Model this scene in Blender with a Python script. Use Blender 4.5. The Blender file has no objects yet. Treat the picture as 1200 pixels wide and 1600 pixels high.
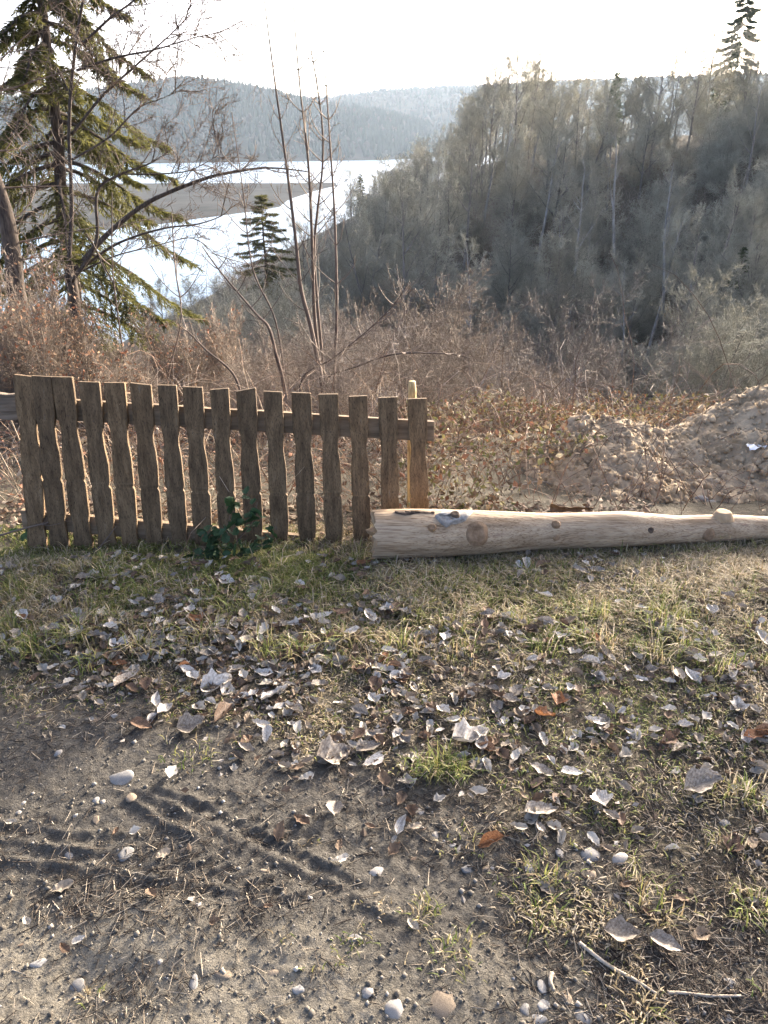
import bpy, math, random
import numpy as np
from mathutils import Vector

# ------------------------------------------------------------------ camera, sky, sun, exposure
scene = bpy.context.scene
COL = scene.collection
CAM_H, PITCH, F = 1.6, math.radians(26.3), 1202.0      # F in pixels of the 1200x1600 photograph
cam_d = bpy.data.cameras.new('camera')
cam_d.sensor_fit = 'VERTICAL'; cam_d.sensor_height = 36.0; cam_d.lens = F / 1600 * 36
cam_d.clip_start = 0.05; cam_d.clip_end = 9000
cam = bpy.data.objects.new('camera', cam_d); COL.objects.link(cam)
cam.location = (0, 0, CAM_H); cam.rotation_euler = (math.pi / 2 - PITCH, 0, 0)
scene.camera = cam

SUN_AZ, SUN_EL = math.radians(37), math.radians(14)      # azimuth to the right of the view
world = bpy.data.worlds.new('World'); scene.world = world; world.use_nodes = True
wn = world.node_tree.nodes; wl = world.node_tree.links
sky = wn.new('ShaderNodeTexSky'); sky.sky_type = 'NISHITA'; sky.sun_disc = False
sky.sun_elevation = SUN_EL; sky.sun_rotation = SUN_AZ
sky.altitude = 500; sky.air_density = 0.3; sky.dust_density = 6.0; sky.ozone_density = 0.2
bg = wn['Background']; bg.inputs['Strength'].default_value = 0.15
wl.new(sky.outputs['Color'], bg.inputs['Color'])

sun_d = bpy.data.lights.new('sun', 'SUN'); sun_d.energy = 3.3; sun_d.angle = math.radians(3.5)
sun_d.color = (1.0, 0.86, 0.70)
sun = bpy.data.objects.new('sun', sun_d); COL.objects.link(sun)
S = Vector((math.sin(SUN_AZ) * math.cos(SUN_EL), math.cos(SUN_AZ) * math.cos(SUN_EL), math.sin(SUN_EL)))
sun.rotation_euler = S.to_track_quat('Z', 'Y').to_euler(); sun.location = (20, 30, 20)

scene.view_settings.view_transform = 'Standard'; scene.view_settings.look = 'None'
scene.view_settings.exposure = 2.75; scene.view_settings.gamma = 1.0
scene.render.engine = 'CYCLES'
scene.cycles.max_bounces = 6; scene.cycles.diffuse_bounces = 3; scene.cycles.volume_bounces = 1
scene.cycles.transparent_max_bounces = 8
scene.cycles.use_denoising = True

# ------------------------------------------------------------------ helpers
CP, SP = math.cos(PITCH), math.sin(PITCH)
def ray(px, py):
    a = (px - 600) / F; b = (800 - py) / F
    return a, CP + b * SP, b * CP - SP                  # x, y (forward), z
def at(px, py, Y):                                       # point seen at that pixel, Y metres ahead
    a, f, u = ray(px, py); t = Y / f
    return Vector((a * t, Y, CAM_H + u * t))
def on_z(px, py, z=0.0):
    a, f, u = ray(px, py); t = (z - CAM_H) / u
    return Vector((a * t, f * t, z))
def project(x, y, z):
    dz = z - CAM_H
    depth = y * CP - dz * SP; up = y * SP + dz * CP
    depth = np.maximum(depth, 1e-3)
    return 600 + F * x / depth, 800 - F * up / depth

_tab = np.random.default_rng(5).random((256, 256))
def vnoise(x, y, seed=0):
    x = np.asarray(x, float) + seed * 17.31; y = np.asarray(y, float) + seed * 9.77
    xi = np.floor(x).astype(int); yi = np.floor(y).astype(int)
    fx = x - xi; fy = y - yi
    fx = fx * fx * (3 - 2 * fx); fy = fy * fy * (3 - 2 * fy)
    a = _tab[xi & 255, yi & 255]; b = _tab[(xi + 1) & 255, yi & 255]
    c = _tab[xi & 255, (yi + 1) & 255]; d = _tab[(xi + 1) & 255, (yi + 1) & 255]
    return (a * (1 - fx) + b * fx) * (1 - fy) + (c * (1 - fx) + d * fx) * fy
def fbm(x, y, oct=4, seed=0):
    s = 0; a = 0.5; t = 0
    for i in range(oct):
        s = s + a * (vnoise(x * 2 ** i, y * 2 ** i, seed + i) - 0.5); t += a; a *= 0.5
    return s / t * 2                                     # about -1..1
def sstep(a, b, x):
    t = np.clip((x - a) / (b - a), 0, 1); return t * t * (3 - 2 * t)
def softplus(x, k): return k * np.logaddexp(0, x / k)

class MB:
    """collects vertices and faces, builds one mesh"""
    def __init__(s): s.V = []; s.Q = []; s.T = []; s.C = []; s.n = 0
    def add(s, V, quads=None, tris=None, col=None):
        V = np.asarray(V, float).reshape(-1, 3)
        if quads is not None and len(quads): s.Q.append(np.asarray(quads).reshape(-1, 4) + s.n)
        if tris is not None and len(tris): s.T.append(np.asarray(tris).reshape(-1, 3) + s.n)
        c = np.ones((len(V), 3)) if col is None else np.broadcast_to(np.asarray(col, float), (len(V), 3))
        s.V.append(V); s.C.append(c); s.n += len(V)
    def mesh(s, name, mat=None, smooth=True, color=False):
        V = np.concatenate(s.V).astype(np.float32)
        Q = np.concatenate(s.Q) if s.Q else np.zeros((0, 4), int)
        T = np.concatenate(s.T) if s.T else np.zeros((0, 3), int)
        me = bpy.data.meshes.new(name)
        me.vertices.add(len(V)); me.vertices.foreach_set('co', V.ravel())
        loops = np.concatenate([Q.ravel(), T.ravel()]).astype(np.int32)
        me.loops.add(len(loops)); me.loops.foreach_set('vertex_index', loops)
        nf = len(Q) + len(T)
        st = np.concatenate([np.arange(len(Q)) * 4, len(Q) * 4 + np.arange(len(T)) * 3]).astype(np.int32)
        me.polygons.add(nf); me.polygons.foreach_set('loop_start', st)
        me.polygons.foreach_set('use_smooth', np.full(nf, smooth))
        me.update(calc_edges=True)
        if color:
            at_ = me.color_attributes.new('col', 'FLOAT_COLOR', 'POINT')
            c = np.concatenate(s.C); c4 = np.ones((len(c), 4), np.float32); c4[:, :3] = c
            at_.data.foreach_set('color', c4.ravel())
        if mat is not None: me.materials.append(mat)
        return me
def link(name, me, parent=None, loc=None):
    o = bpy.data.objects.new(name, me); COL.objects.link(o)
    if parent is not None: o.parent = parent
    if loc is not None: o.location = loc
    return o
def tag(o, label=None, cat=None, group=None, kind=None):
    if label: o['label'] = label
    if cat: o['category'] = cat
    if group: o['group'] = group
    if kind: o['kind'] = kind
    return o
def empty(name, loc=(0, 0, 0)):
    o = bpy.data.objects.new(name, None); COL.objects.link(o); o.location = loc
    o.empty_display_size = 0.1
    return o
def copy_tree(o, parent=None):
    c = o.copy(); COL.objects.link(c); c.parent = parent
    for ch in list(o.children): copy_tree(ch, c)
    return c

def frame_of(d):
    ref = np.where(np.abs(d[:, 2:3]) > 0.9, np.array([[1., 0, 0]]), np.array([[0, 0, 1.]]))
    u = np.cross(d, ref); u /= np.linalg.norm(u, axis=1, keepdims=True) + 1e-9
    return u, np.cross(d, u)
def segs_to(mb, segs, n=3, col=None):
    """segments (p0, p1, r0, r1) -> frusta"""
    if not len(segs): return
    A = np.array([[*a, *b, r0, r1] for a, b, r0, r1 in segs], float) if not isinstance(segs, np.ndarray) else segs
    P0, P1, R0, R1 = A[:, :3], A[:, 3:6], A[:, 6], A[:, 7]
    d = P1 - P0; d = d / (np.linalg.norm(d, axis=1, keepdims=True) + 1e-9)
    u, v = frame_of(d)
    th = np.arange(n) * 2 * math.pi / n
    ring = u[:, None] * np.cos(th)[None, :, None] + v[:, None] * np.sin(th)[None, :, None]
    V = np.concatenate([P0[:, None] + ring * R0[:, None, None], P1[:, None] + ring * R1[:, None, None]], 1)
    i = np.arange(n); j = (i + 1) % n
    q = np.stack([i, j, j + n, i + n], 1)
    Q = (q[None] + (np.arange(len(A)) * 2 * n)[:, None, None]).reshape(-1, 4)
    if col is not None and np.ndim(col) == 2: col = np.repeat(col, 2 * n, 0)
    mb.add(V.reshape(-1, 3), quads=Q, col=col)
def tube(mb, pts, rad, n=8, col=None, cap=True, rough=0.0, seed=0):
    pts = np.array([tuple(p) for p in pts], float); m = len(pts)
    rad = np.broadcast_to(np.asarray(rad, float), (m,))
    d = np.gradient(pts, axis=0); d /= np.linalg.norm(d, axis=1, keepdims=True) + 1e-9
    u0, v0 = frame_of(d[:1]); U = [u0[0]]
    for k in range(1, m):
        u = U[-1] - d[k] * np.dot(U[-1], d[k]); U.append(u / (np.linalg.norm(u) + 1e-9))
    U = np.array(U); W = np.cross(d, U)
    th = np.arange(n) * 2 * math.pi / n
    rr = rad[:, None] * np.ones((1, n))
    if rough: rr = rr * (1 + rough * np.random.default_rng(seed).normal(size=(m, n)))
    V = pts[:, None] + (U[:, None] * np.cos(th)[None, :, None] + W[:, None] * np.sin(th)[None, :, None]) * rr[:, :, None]
    q = [[a * n + i, a * n + (i + 1) % n, (a + 1) * n + (i + 1) % n, (a + 1) * n + i] for a in range(m - 1) for i in range(n)]
    t = []
    V = V.reshape(-1, 3)
    if cap:
        V = np.concatenate([V, pts[:1], pts[-1:]]); c0, c1 = m * n, m * n + 1
        t = [[c0, (i + 1) % n, i] for i in range(n)] + [[c1, (m - 1) * n + i, (m - 1) * n + (i + 1) % n] for i in range(n)]
    mb.add(V, quads=q, tris=t, col=col)
def smooth_line(pts, n):
    pts = np.array([tuple(p) for p in pts], float)
    k = np.linspace(0, len(pts) - 1, n); out = []
    for t in k:
        i = min(int(t), len(pts) - 2); f = t - i
        p0 = pts[max(i - 1, 0)]; p1 = pts[i]; p2 = pts[i + 1]; p3 = pts[min(i + 2, len(pts) - 1)]
        out.append(0.5 * ((2 * p1) + (-p0 + p2) * f + (2 * p0 - 5 * p1 + 4 * p2 - p3) * f * f + (-p0 + 3 * p1 - 3 * p2 + p3) * f ** 3))
    return np.array(out)

# ------------------------------------------------------------------ materials
def M(name, c1, c2, scale=5, rough=0.9, bump=0.0, bscale=None, stretch=(1, 1, 1), attr=False, rand=0.0, transl=0.0,
      lo=0.35, hi=0.65, detail=6, c3=None, spec=0.3, bdist=0.01, crack=None, vein=False):
    m = bpy.data.materials.new(name); m.use_nodes = True
    n = m.node_tree.nodes; l = m.node_tree.links; p = n['Principled BSDF']
    tc = n.new('ShaderNodeTexCoord'); mp = n.new('ShaderNodeMapping'); mp.inputs['Scale'].default_value = stretch
    l.new(tc.outputs['Object'], mp.inputs['Vector'])
    vec = mp.outputs['Vector']
    if rand:
        oi = n.new('ShaderNodeObjectInfo'); ad = n.new('ShaderNodeVectorMath'); ad.operation = 'ADD'
        sc = n.new('ShaderNodeMath'); sc.operation = 'MULTIPLY'; sc.inputs[1].default_value = 37.0
        l.new(oi.outputs['Random'], sc.inputs[0]); l.new(sc.outputs[0], ad.inputs[1]); l.new(vec, ad.inputs[0]); vec = ad.outputs[0]
    nz = n.new('ShaderNodeTexNoise'); nz.inputs['Scale'].default_value = scale; nz.inputs['Detail'].default_value = detail
    nz.inputs['Roughness'].default_value = 0.65
    l.new(vec, nz.inputs['Vector'])
    cr = n.new('ShaderNodeValToRGB'); e = cr.color_ramp.elements
    e[0].position = lo; e[0].color = (*c1, 1); e[1].position = hi; e[1].color = (*c2, 1)
    if c3 is not None:
        x = e.new((lo + hi) / 2 + 0.22); x.color = (*c3, 1)
    l.new(nz.outputs['Fac'], cr.inputs['Fac'])
    col = cr.outputs['Color']
    if vein:                                             # midrib and side veins along the leaf's own axes
        sx = n.new('ShaderNodeSeparateXYZ'); l.new(tc.outputs['Object'], sx.inputs[0])
        def mth(op, a, b):
            q = n.new('ShaderNodeMath'); q.operation = op
            for i_, v_ in enumerate((a, b)):
                if v_ is None: continue
                if isinstance(v_, float): q.inputs[i_].default_value = v_
                else: l.new(v_, q.inputs[i_])
            return q.outputs[0]
        ay = mth('ABSOLUTE', sx.outputs[1], None); dg = mth('SUBTRACT', sx.outputs[0], mth('MULTIPLY', ay, 0.9))
        sv = mth('POWER', mth('ABSOLUTE', mth('SINE', mth('MULTIPLY', dg, 34.0), None), None), 0.45); mr_ = mth('MINIMUM', mth('MULTIPLY', ay, 40.0), 1.0)
        vn = mth('MULTIPLY', sv, mr_); cv = mth('ADD', mth('MULTIPLY', vn, 0.38), 0.68)
        xm = n.new('ShaderNodeMix'); xm.data_type = 'RGBA'; xm.blend_type = 'MULTIPLY'; xm.inputs[0].default_value = 1; l.new(col, xm.inputs[6]); l.new(cv, xm.inputs[7]); col = xm.outputs[2]
    if crack:                                            # (stretch, scale, threshold, tint) dark streaks along the grain
        m2 = n.new('ShaderNodeMapping'); m2.inputs['Scale'].default_value = crack[0]; l.new(vec, m2.inputs['Vector'])
        z2 = n.new('ShaderNodeTexNoise'); z2.inputs['Scale'].default_value = crack[1]; z2.inputs['Detail'].default_value = 4; l.new(m2.outputs[0], z2.inputs['Vector'])
        r2 = n.new('ShaderNodeValToRGB'); e2 = r2.color_ramp.elements; e2[0].position = crack[2]; e2[0].color = (*crack[3], 1); e2[1].position = crack[2] + 0.10; e2[1].color = (1, 1, 1, 1)
        l.new(z2.outputs['Fac'], r2.inputs['Fac']); x2 = n.new('ShaderNodeMix'); x2.data_type = 'RGBA'; x2.blend_type = 'MULTIPLY'; x2.inputs[0].default_value = 1
        l.new(col, x2.inputs[6]); l.new(r2.outputs[0], x2.inputs[7]); col = x2.outputs[2]
    if attr:
        a = n.new('ShaderNodeAttribute'); a.attribute_name = 'col'
        mx = n.new('ShaderNodeMix'); mx.data_type = 'RGBA'; mx.blend_type = 'MULTIPLY'; mx.inputs[0].default_value = 1
        l.new(col, mx.inputs[6]); l.new(a.outputs['Color'], mx.inputs[7]); col = mx.outputs[2]
    if rand:
        hs = n.new('ShaderNodeHueSaturation'); mr = n.new('ShaderNodeMapRange')
        mr.inputs['To Min'].default_value = 1 - rand; mr.inputs['To Max'].default_value = 1 + rand
        l.new(oi.outputs['Random'], mr.inputs['Value']); l.new(mr.outputs[0], hs.inputs['Value']); l.new(col, hs.inputs['Color'])
        col = hs.outputs['Color']
    l.new(col, p.inputs['Base Color'])
    p.inputs['Roughness'].default_value = rough; p.inputs['Specular IOR Level'].default_value = spec
    if bump:
        b = n.new('ShaderNodeBump'); b.inputs['Strength'].default_value = bump; b.inputs['Distance'].default_value = bdist
        if bscale:
            nb = n.new('ShaderNodeTexNoise'); nb.inputs['Scale'].default_value = bscale; nb.inputs['Detail'].default_value = 8
            l.new(vec, nb.inputs['Vector']); l.new(nb.outputs['Fac'], b.inputs['Height'])
        else: l.new(nz.outputs['Fac'], b.inputs['Height'])
        l.new(b.outputs['Normal'], p.inputs['Normal'])
    if transl:
        tr = n.new('ShaderNodeBsdfTranslucent'); l.new(col, tr.inputs['Color'])
        ms = n.new('ShaderNodeMixShader'); ms.inputs[0].default_value = transl
        l.new(p.outputs[0], ms.inputs[1]); l.new(tr.outputs[0], ms.inputs[2])
        l.new(ms.outputs[0], n['Material Output'].inputs['Surface'])
    return m

W3 = (0.75, 0.75, 0.75); W4 = (1.15, 1.15, 1.15)
m_picket = M('weathered_picket_wood', (0.082, 0.052, 0.026), (0.19, 0.128, 0.068), 9, 0.85, 0.55, 14, (6, 6, 0.55), rand=0.16, bdist=0.004, c3=(0.16, 0.128, 0.09), crack=((9, 9, 0.35), 9, 0.36, (0.35, 0.33, 0.3)))
m_rail = M('weathered_rail_wood', (0.12, 0.085, 0.05), (0.24, 0.175, 0.11), 9, 0.85, 0.5, 14, (0.5, 6, 6), rand=0.1, bdist=0.004)
m_greywood = M('grey_old_board', (0.10, 0.075, 0.05), (0.21, 0.165, 0.12), 8, 0.9, 0.7, 12, (0.6, 7, 7), bdist=0.006)
m_log = M('peeled_log_wood', (0.175, 0.108, 0.056), (0.47, 0.36, 0.235), 3.2, 0.75, 0.8, 8, (0.9, 8, 8), c3=(0.30, 0.21, 0.14), bdist=0.006, lo=0.3, hi=0.6, detail=10, crack=((0.5, 9, 9), 6, 0.37, (0.5, 0.42, 0.36)))
m_logend = M('sawn_end_wood', (0.30, 0.20, 0.11), (0.45, 0.33, 0.2), 14, 0.85, 0.4)
m_knot = M('knot_wood', (0.14, 0.085, 0.045), (0.30, 0.20, 0.12), 30, 0.8, 0.5)
m_barkpale = M('pale_bark', (0.17, 0.155, 0.135), (0.40, 0.38, 0.345), 28, 0.85, 0.6, 60, bdist=0.004, c3=(0.25, 0.22, 0.2))
m_barkdark = M('dark_bark', (0.05, 0.035, 0.025), (0.13, 0.09, 0.06), 30, 0.9, 0.6)
m_stake = M('peeled_stake', (0.30, 0.20, 0.08), (0.62, 0.48, 0.24), 30, 0.8, 0.4, stretch=(2, 2, 0.5))
m_bark = M('grey_brown_bark', (0.035, 0.027, 0.022), (0.115, 0.09, 0.07), 14, 0.95, 0.6, 20, (3, 3, 0.6), rand=0.2)
m_twig = M('bare_twig_bark', (0.075, 0.056, 0.044), (0.17, 0.13, 0.10), 3, 0.85, rand=0.22)
m_twigred = M('reddish_twig_bark', (0.115, 0.088, 0.066), (0.25, 0.205, 0.16), 3, 0.85, rand=0.22)
m_twigpale = M('pale_grey_twig_bark', (0.12, 0.105, 0.09), (0.27, 0.235, 0.2), 4, 0.85, rand=0.2)
m_woodtwig = M('grey_wood_twigs', (0.21, 0.20, 0.15), (0.40, 0.385, 0.30), 0.6, 0.9, rand=0.3)  # grey lightened in the colour itself, in place of a veil of glare
m_woodbark = M('grey_wood_bark', (0.10, 0.088, 0.076), (0.25, 0.225, 0.20), 5, 0.9, stretch=(1, 1, 0.3), rand=0.3)
m_birch = M('pale_trunk_bark', (0.15, 0.14, 0.125), (0.36, 0.345, 0.315), 6, 0.9, stretch=(1, 1, 0.3), rand=0.15)
m_needle = M('spruce_needles', (0.048, 0.052, 0.016), (0.15, 0.145, 0.045), 2.5, 0.75, rand=0.15, transl=0.4, attr=True)
m_needle2 = M('haze_lightened_needles', (0.055, 0.075, 0.038), (0.12, 0.145, 0.08), 1.2, 0.8, rand=0.2, transl=0.5, attr=True)  # green lightened so the slope spruces look hazed; haze put into the colour
m_grass = M('grass_blades', W3, W4, 8, 0.7, attr=True, transl=0.35)
m_litter = M('leaf_litter', W3, W4, 30, 0.85, attr=True, transl=0.12)
m_needlelit = M('dry_needles', W3, W4, 8, 0.9, attr=True)
m_leafgrey = M('grey_dry_leaf', (0.12, 0.092, 0.066), (0.33, 0.29, 0.235), 14, 0.6, 0.4, 60, rand=0.25, transl=0.1, spec=0.5, bdist=0.002, vein=True)
m_leafpale = M('silvery_dry_leaf', (0.30, 0.265, 0.22), (0.60, 0.565, 0.505), 12, 0.55, 0.4, 60, rand=0.15, transl=0.1, spec=0.5, bdist=0.002, vein=True)
m_leafbrown = M('brown_dry_leaf', (0.075, 0.045, 0.028), (0.22, 0.14, 0.09), 18, 0.65, 0.4, 50, rand=0.3, transl=0.2, bdist=0.002, vein=True)
m_leafrust = M('rust_dry_leaf', (0.17, 0.07, 0.03), (0.34, 0.17, 0.08), 18, 0.65, 0.4, 50, rand=0.2, transl=0.25, bdist=0.002, vein=True)
m_ivy = M('bramble_leaf_green', (0.018, 0.045, 0.018), (0.05, 0.095, 0.035), 25, 0.5, 0.3, rand=0.25, transl=0.12, vein=True)
m_stone_grey = M('grey_pebble', (0.14, 0.135, 0.125), (0.28, 0.272, 0.255), 30, 0.75, 0.3, 90, rand=0.22, bdist=0.003)
m_stone_tan = M('tan_stone', (0.14, 0.11, 0.075), (0.30, 0.24, 0.175), 30, 0.85, 0.4, 70, rand=0.15, bdist=0.003)
m_stone_white = M('white_pebble', (0.18, 0.168, 0.15), (0.35, 0.33, 0.30), 40, 0.75, 0.3, 90, rand=0.15, bdist=0.003)
m_heap = M('excavated_soil', (0.20, 0.15, 0.09), (0.44, 0.35, 0.235), 6, 0.97, 0.9, 38, c3=(0.33, 0.27, 0.185), bdist=0.012)
m_clod = M('soil_clod', (0.20, 0.15, 0.09), (0.44, 0.35, 0.235), 20, 0.97, 0.6, 60, rand=0.18, bdist=0.006)
m_mud = M('mudflat_silt', (0.045, 0.046, 0.045), (0.075, 0.075, 0.072), 0.05, 1.0, spec=0.0)
m_forest = M('far_forest_canopy', (0.7, 0.7, 0.7), (1.2, 1.2, 1.2), 0.03, 1.0, attr=True, spec=0.0)
m_hill = M('hillside_floor', (0.035, 0.032, 0.022), (0.075, 0.064, 0.045), 0.012, 1.0, spec=0.0)
m_white = M('white_house_wall', (0.6, 0.6, 0.58), (0.72, 0.72, 0.7), 1, 0.8)
m_roof = M('dark_house_roof', (0.10, 0.07, 0.06), (0.17, 0.11, 0.09), 1, 0.8)
m_rroof = M('orange_tile_roof', (0.38, 0.19, 0.10), (0.56, 0.33, 0.2), 2, 0.8)
m_plastic = M('white_plastic', (0.75, 0.76, 0.78), (0.85, 0.85, 0.86), 20, 0.4)
m_stick = M('dry_stick', (0.22, 0.18, 0.13), (0.42, 0.36, 0.28), 20, 0.8, 0.3, stretch=(3, 3, 3), rand=0.2)

def ground_material():
    m = bpy.data.materials.new('damp_soil'); m.use_nodes = True
    n = m.node_tree.nodes; l = m.node_tree.links; p = n['Principled BSDF']
    tc = n.new('ShaderNodeTexCoord'); at_ = n.new('ShaderNodeAttribute'); at_.attribute_name = 'col'
    sep = n.new('ShaderNodeSeparateColor'); l.new(at_.outputs['Color'], sep.inputs[0])
    def noise(s, d=8, r=0.7):
        z = n.new('ShaderNodeTexNoise'); z.inputs['Scale'].default_value = s; z.inputs['Detail'].default_value = d
        z.inputs['Roughness'].default_value = r; l.new(tc.outputs['Object'], z.inputs['Vector']); return z.outputs['Fac']
    def ramp(f, c):
        r = n.new('ShaderNodeValToRGB'); l.new(f, r.inputs[0]); e = r.color_ramp.elements
        e[0].position = c[0][0]; e[0].color = (*c[0][1], 1); e[1].position = c[-1][0]; e[1].color = (*c[-1][1], 1)
        for q in c[1:-1]: x = e.new(q[0]); x.color = (*q[1], 1)
        return r.outputs[0]
    def mix(f, a, b):
        x = n.new('ShaderNodeMix'); x.data_type = 'RGBA'; l.new(f, x.inputs[0]); l.new(a, x.inputs[6]); l.new(b, x.inputs[7]); return x.outputs[2]
    n1 = noise(9); n2 = noise(55, 10, 0.75)
    damp = ramp(n2, [(0.3, (0.042, 0.038, 0.031)), (0.5, (0.080, 0.073, 0.061)), (0.72, (0.145, 0.134, 0.113))])
    dry = ramp(n2, [(0.3, (0.12, 0.106, 0.081)), (0.52, (0.20, 0.18, 0.14)), (0.75, (0.295, 0.27, 0.217))])
    hum = ramp(n1, [(0.35, (0.065, 0.054, 0.035)), (0.65, (0.14, 0.12, 0.078))])
    c = mix(sep.outputs[0], damp, dry); c = mix(sep.outputs[1], c, hum)
    l.new(c, p.inputs['Base Color']); p.inputs['Roughness'].default_value = 0.9
    p.inputs['Specular IOR Level'].default_value = 0.25
    b1 = n.new('ShaderNodeBump'); b1.inputs['Strength'].default_value = 1.0; b1.inputs['Distance'].default_value = 0.012
    l.new(noise(120, 8, 0.7), b1.inputs['Height'])
    b2 = n.new('ShaderNodeBump'); b2.inputs['Strength'].default_value = 0.6; b2.inputs['Distance'].default_value = 0.02
    l.new(noise(26, 6, 0.6), b2.inputs['Height']); l.new(b1.outputs[0], b2.inputs['Normal']); l.new(b2.outputs[0], p.inputs['Normal'])
    return m
def water_material():
    m = bpy.data.materials.new('lake_water'); m.use_nodes = True
    n = m.node_tree.nodes; l = m.node_tree.links; p = n['Principled BSDF']
    p.inputs['Base Color'].default_value = (0.21, 0.30, 0.38, 1); p.inputs['Roughness'].default_value = 0.3
    p.inputs['IOR'].default_value = 1.33; p.inputs['Specular IOR Level'].default_value = 0.12
    tc = n.new('ShaderNodeTexCoord'); mp = n.new('ShaderNodeMapping'); mp.inputs['Scale'].default_value = (0.25, 0.6, 1)
    z = n.new('ShaderNodeTexNoise'); z.inputs['Scale'].default_value = 1.0; z.inputs['Detail'].default_value = 5
    b = n.new('ShaderNodeBump'); b.inputs['Strength'].default_value = 0.9; b.inputs['Distance'].default_value = 0.5
    l.new(tc.outputs['Object'], mp.inputs[0]); l.new(mp.outputs[0], z.inputs['Vector']); l.new(z.outputs['Fac'], b.inputs['Height'])
    l.new(b.outputs[0], p.inputs['Normal'])
    return m
m_ground = ground_material(); m_water = water_material()

# ------------------------------------------------------------------ terrain
LAKE_Z = -30.0
CREST = np.array([(200, 0, 24), (120, 20, 18), (50, 50, 8), (27, 70, 2), (16, 110, -1), (11, 150, -8), (0, 200, -14), (-7.5, 250, -24), (-10, 300, -36)], float)
def spur(x, y):
    best = np.full(np.shape(x), -1e9)
    for a, b in zip(CREST[:-1], CREST[1:]):
        d = b - a; L2 = d[0] ** 2 + d[1] ** 2
        t = np.clip(((x - a[0]) * d[0] + (y - a[1]) * d[1]) / L2, 0, 1)
        dist = np.hypot(x - a[0] - d[0] * t, y - a[1] - d[1] * t)
        best = np.maximum(best, a[2] + d[2] * t - 0.5 * softplus(dist - 4, 3))
    return best
def line_dist(x, y, pts):
    """signed distance to a polyline on the ground (positive on the side towards the fence)"""
    best = np.full(np.shape(x), 1e9); sg = np.ones(np.shape(x))
    for a, b in zip(pts[:-1], pts[1:]):
        dx, dy = b[0] - a[0], b[1] - a[1]; L2 = dx * dx + dy * dy
        t = np.clip(((x - a[0]) * dx + (y - a[1]) * dy) / L2, 0, 1)
        ex = x - a[0] - dx * t; ey = y - a[1] - dy * t; d = np.hypot(ex, ey)
        s = np.sign(dx * ey - dy * ex); m = d < best
        best = np.where(m, d, best); sg = np.where(m, s, sg)
    return best, sg
TRACKS = [[(200, 1248), (250, 1280), (305, 1308)], [(225, 1240), (290, 1268), (350, 1300), (450, 1352), (525, 1384), (610, 1432)],
          [(-30, 1272), (50, 1287), (120, 1296), (165, 1300)], [(-30, 1330), (100, 1346), (200, 1364), (300, 1380), (380, 1398)],
          [(560, 1330), (640, 1372), (760, 1440)], [(255, 1232), (330, 1262), (420, 1303), (500, 1345), (560, 1378)], [(-30, 1300), (60, 1314), (150, 1326)]]
TRACKS = [[on_z(*p) for p in t] for t in TRACKS]
LUGS = [[on_z(310 + 26 * k, 1262 + 13 * k), on_z(345 + 26 * k, 1250 + 13 * k)] for k in range(7)] + \
       [[on_z(300 + 30 * k, 1352 + 11 * k), on_z(335 + 30 * k, 1338 + 11 * k)] for k in range(6)]
def H(x, y, fine=True):
    x = np.asarray(x, float); y = np.asarray(y, float)
    z = -0.20 * softplus(y - 3.25, 0.15) - 0.30 * softplus(y - 5.9, 0.35) + 0.17 * softplus(y - 15, 2.0)
    z = z + 0.5 * fbm(x * 0.08, y * 0.08, 3, 3) * sstep(6, 25, y)
    s = spur(x, y)
    z = np.maximum(z, s) + 1.2 * np.exp(-np.abs(z - s) / 2.0) * (y > 8)
    z = np.maximum(z, -36)
    near = 1 - sstep(5, 9, np.hypot(x, y - 2))
    bank = 0.0                     # the grass stands a little above the track
    und = 0.03 * fbm(x * 1.3, y * 1.3, 3, 11) * (1 - 0.8 * sstep(2.3, 2.7, y))
    z = z + (bank + und - 0.03 * sstep(2.72, 2.9, y) * sstep(0.3, 0.05, x)) * near
    if fine:
        grassy = sstep(1.75, 2.1, y + 0.25 * fbm(x * 1.5, y * 1.5, 2, 31) + 0.12 * x)
        r = 0.009 * fbm(x * 5, y * 5, 3, 21) + 0.0055 * np.abs(fbm(x * 21, y * 21, 4, 41)) * (0.3 + 1.4 * vnoise(x * 4, y * 4, 45)) + 0.0042 * fbm(x * 55, y * 55, 3, 51)
        for i, t in enumerate(TRACKS):
            d, sg = line_dist(x + 0.008 * fbm(x * 11, y * 11, 3, 300 + i), y + 0.008 * fbm(x * 11, y * 11, 3, 320 + i), t)
            w = 0.007 + 0.006 * vnoise(x * 30, y * 30, i); x_ = x + 0.02 * fbm(x * 9, y * 9, 3, 300 + i); br_ = 0.6 + 0.4 * sstep(0.25, 0.6, vnoise(x * 9, y * 9, 77 + i))
            r = r + (0.0075 * np.exp(-(d / w) ** 2) * (0.4 + 1.0 * vnoise(x * 28, y * 28, 60 + i)) * br_
                     - 0.0025 * np.exp(-((d * sg + 0.022) / 0.02) ** 2) * (0.4 + br_)) * (1 if i != 4 else 0.4)
        for i, t in enumerate(LUGS):
            d, sg = line_dist(x, y, t); r = r + 0.010 * np.exp(-(d / 0.008) ** 2) - 0.006 * np.exp(-(d / 0.02) ** 2)
        # the soft dry hump of sand at the lower left
        c = on_z(235, 1450); q = ((x - c[0]) / 0.16) ** 2 + ((y - c[1]) / 0.09) ** 2
        r = r * (1 - 0.75 * np.exp(-q)) + 0.012 * np.exp(-q ** 2)
        z = z + r * near * (1 - 0.35 * grassy)
    return z
def nonuni(a, b, step, lo, hi, g):
    c = list(np.arange(a, b, step)); l = [c[0]]; s = step
    while l[-1] > lo: s *= g; l.append(l[-1] - s)
    r = [c[-1]]; s = step
    while r[-1] < hi: s *= g; r.append(r[-1] + s)
    return np.array(l[::-1][:-1] + c + r[1:])
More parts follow.
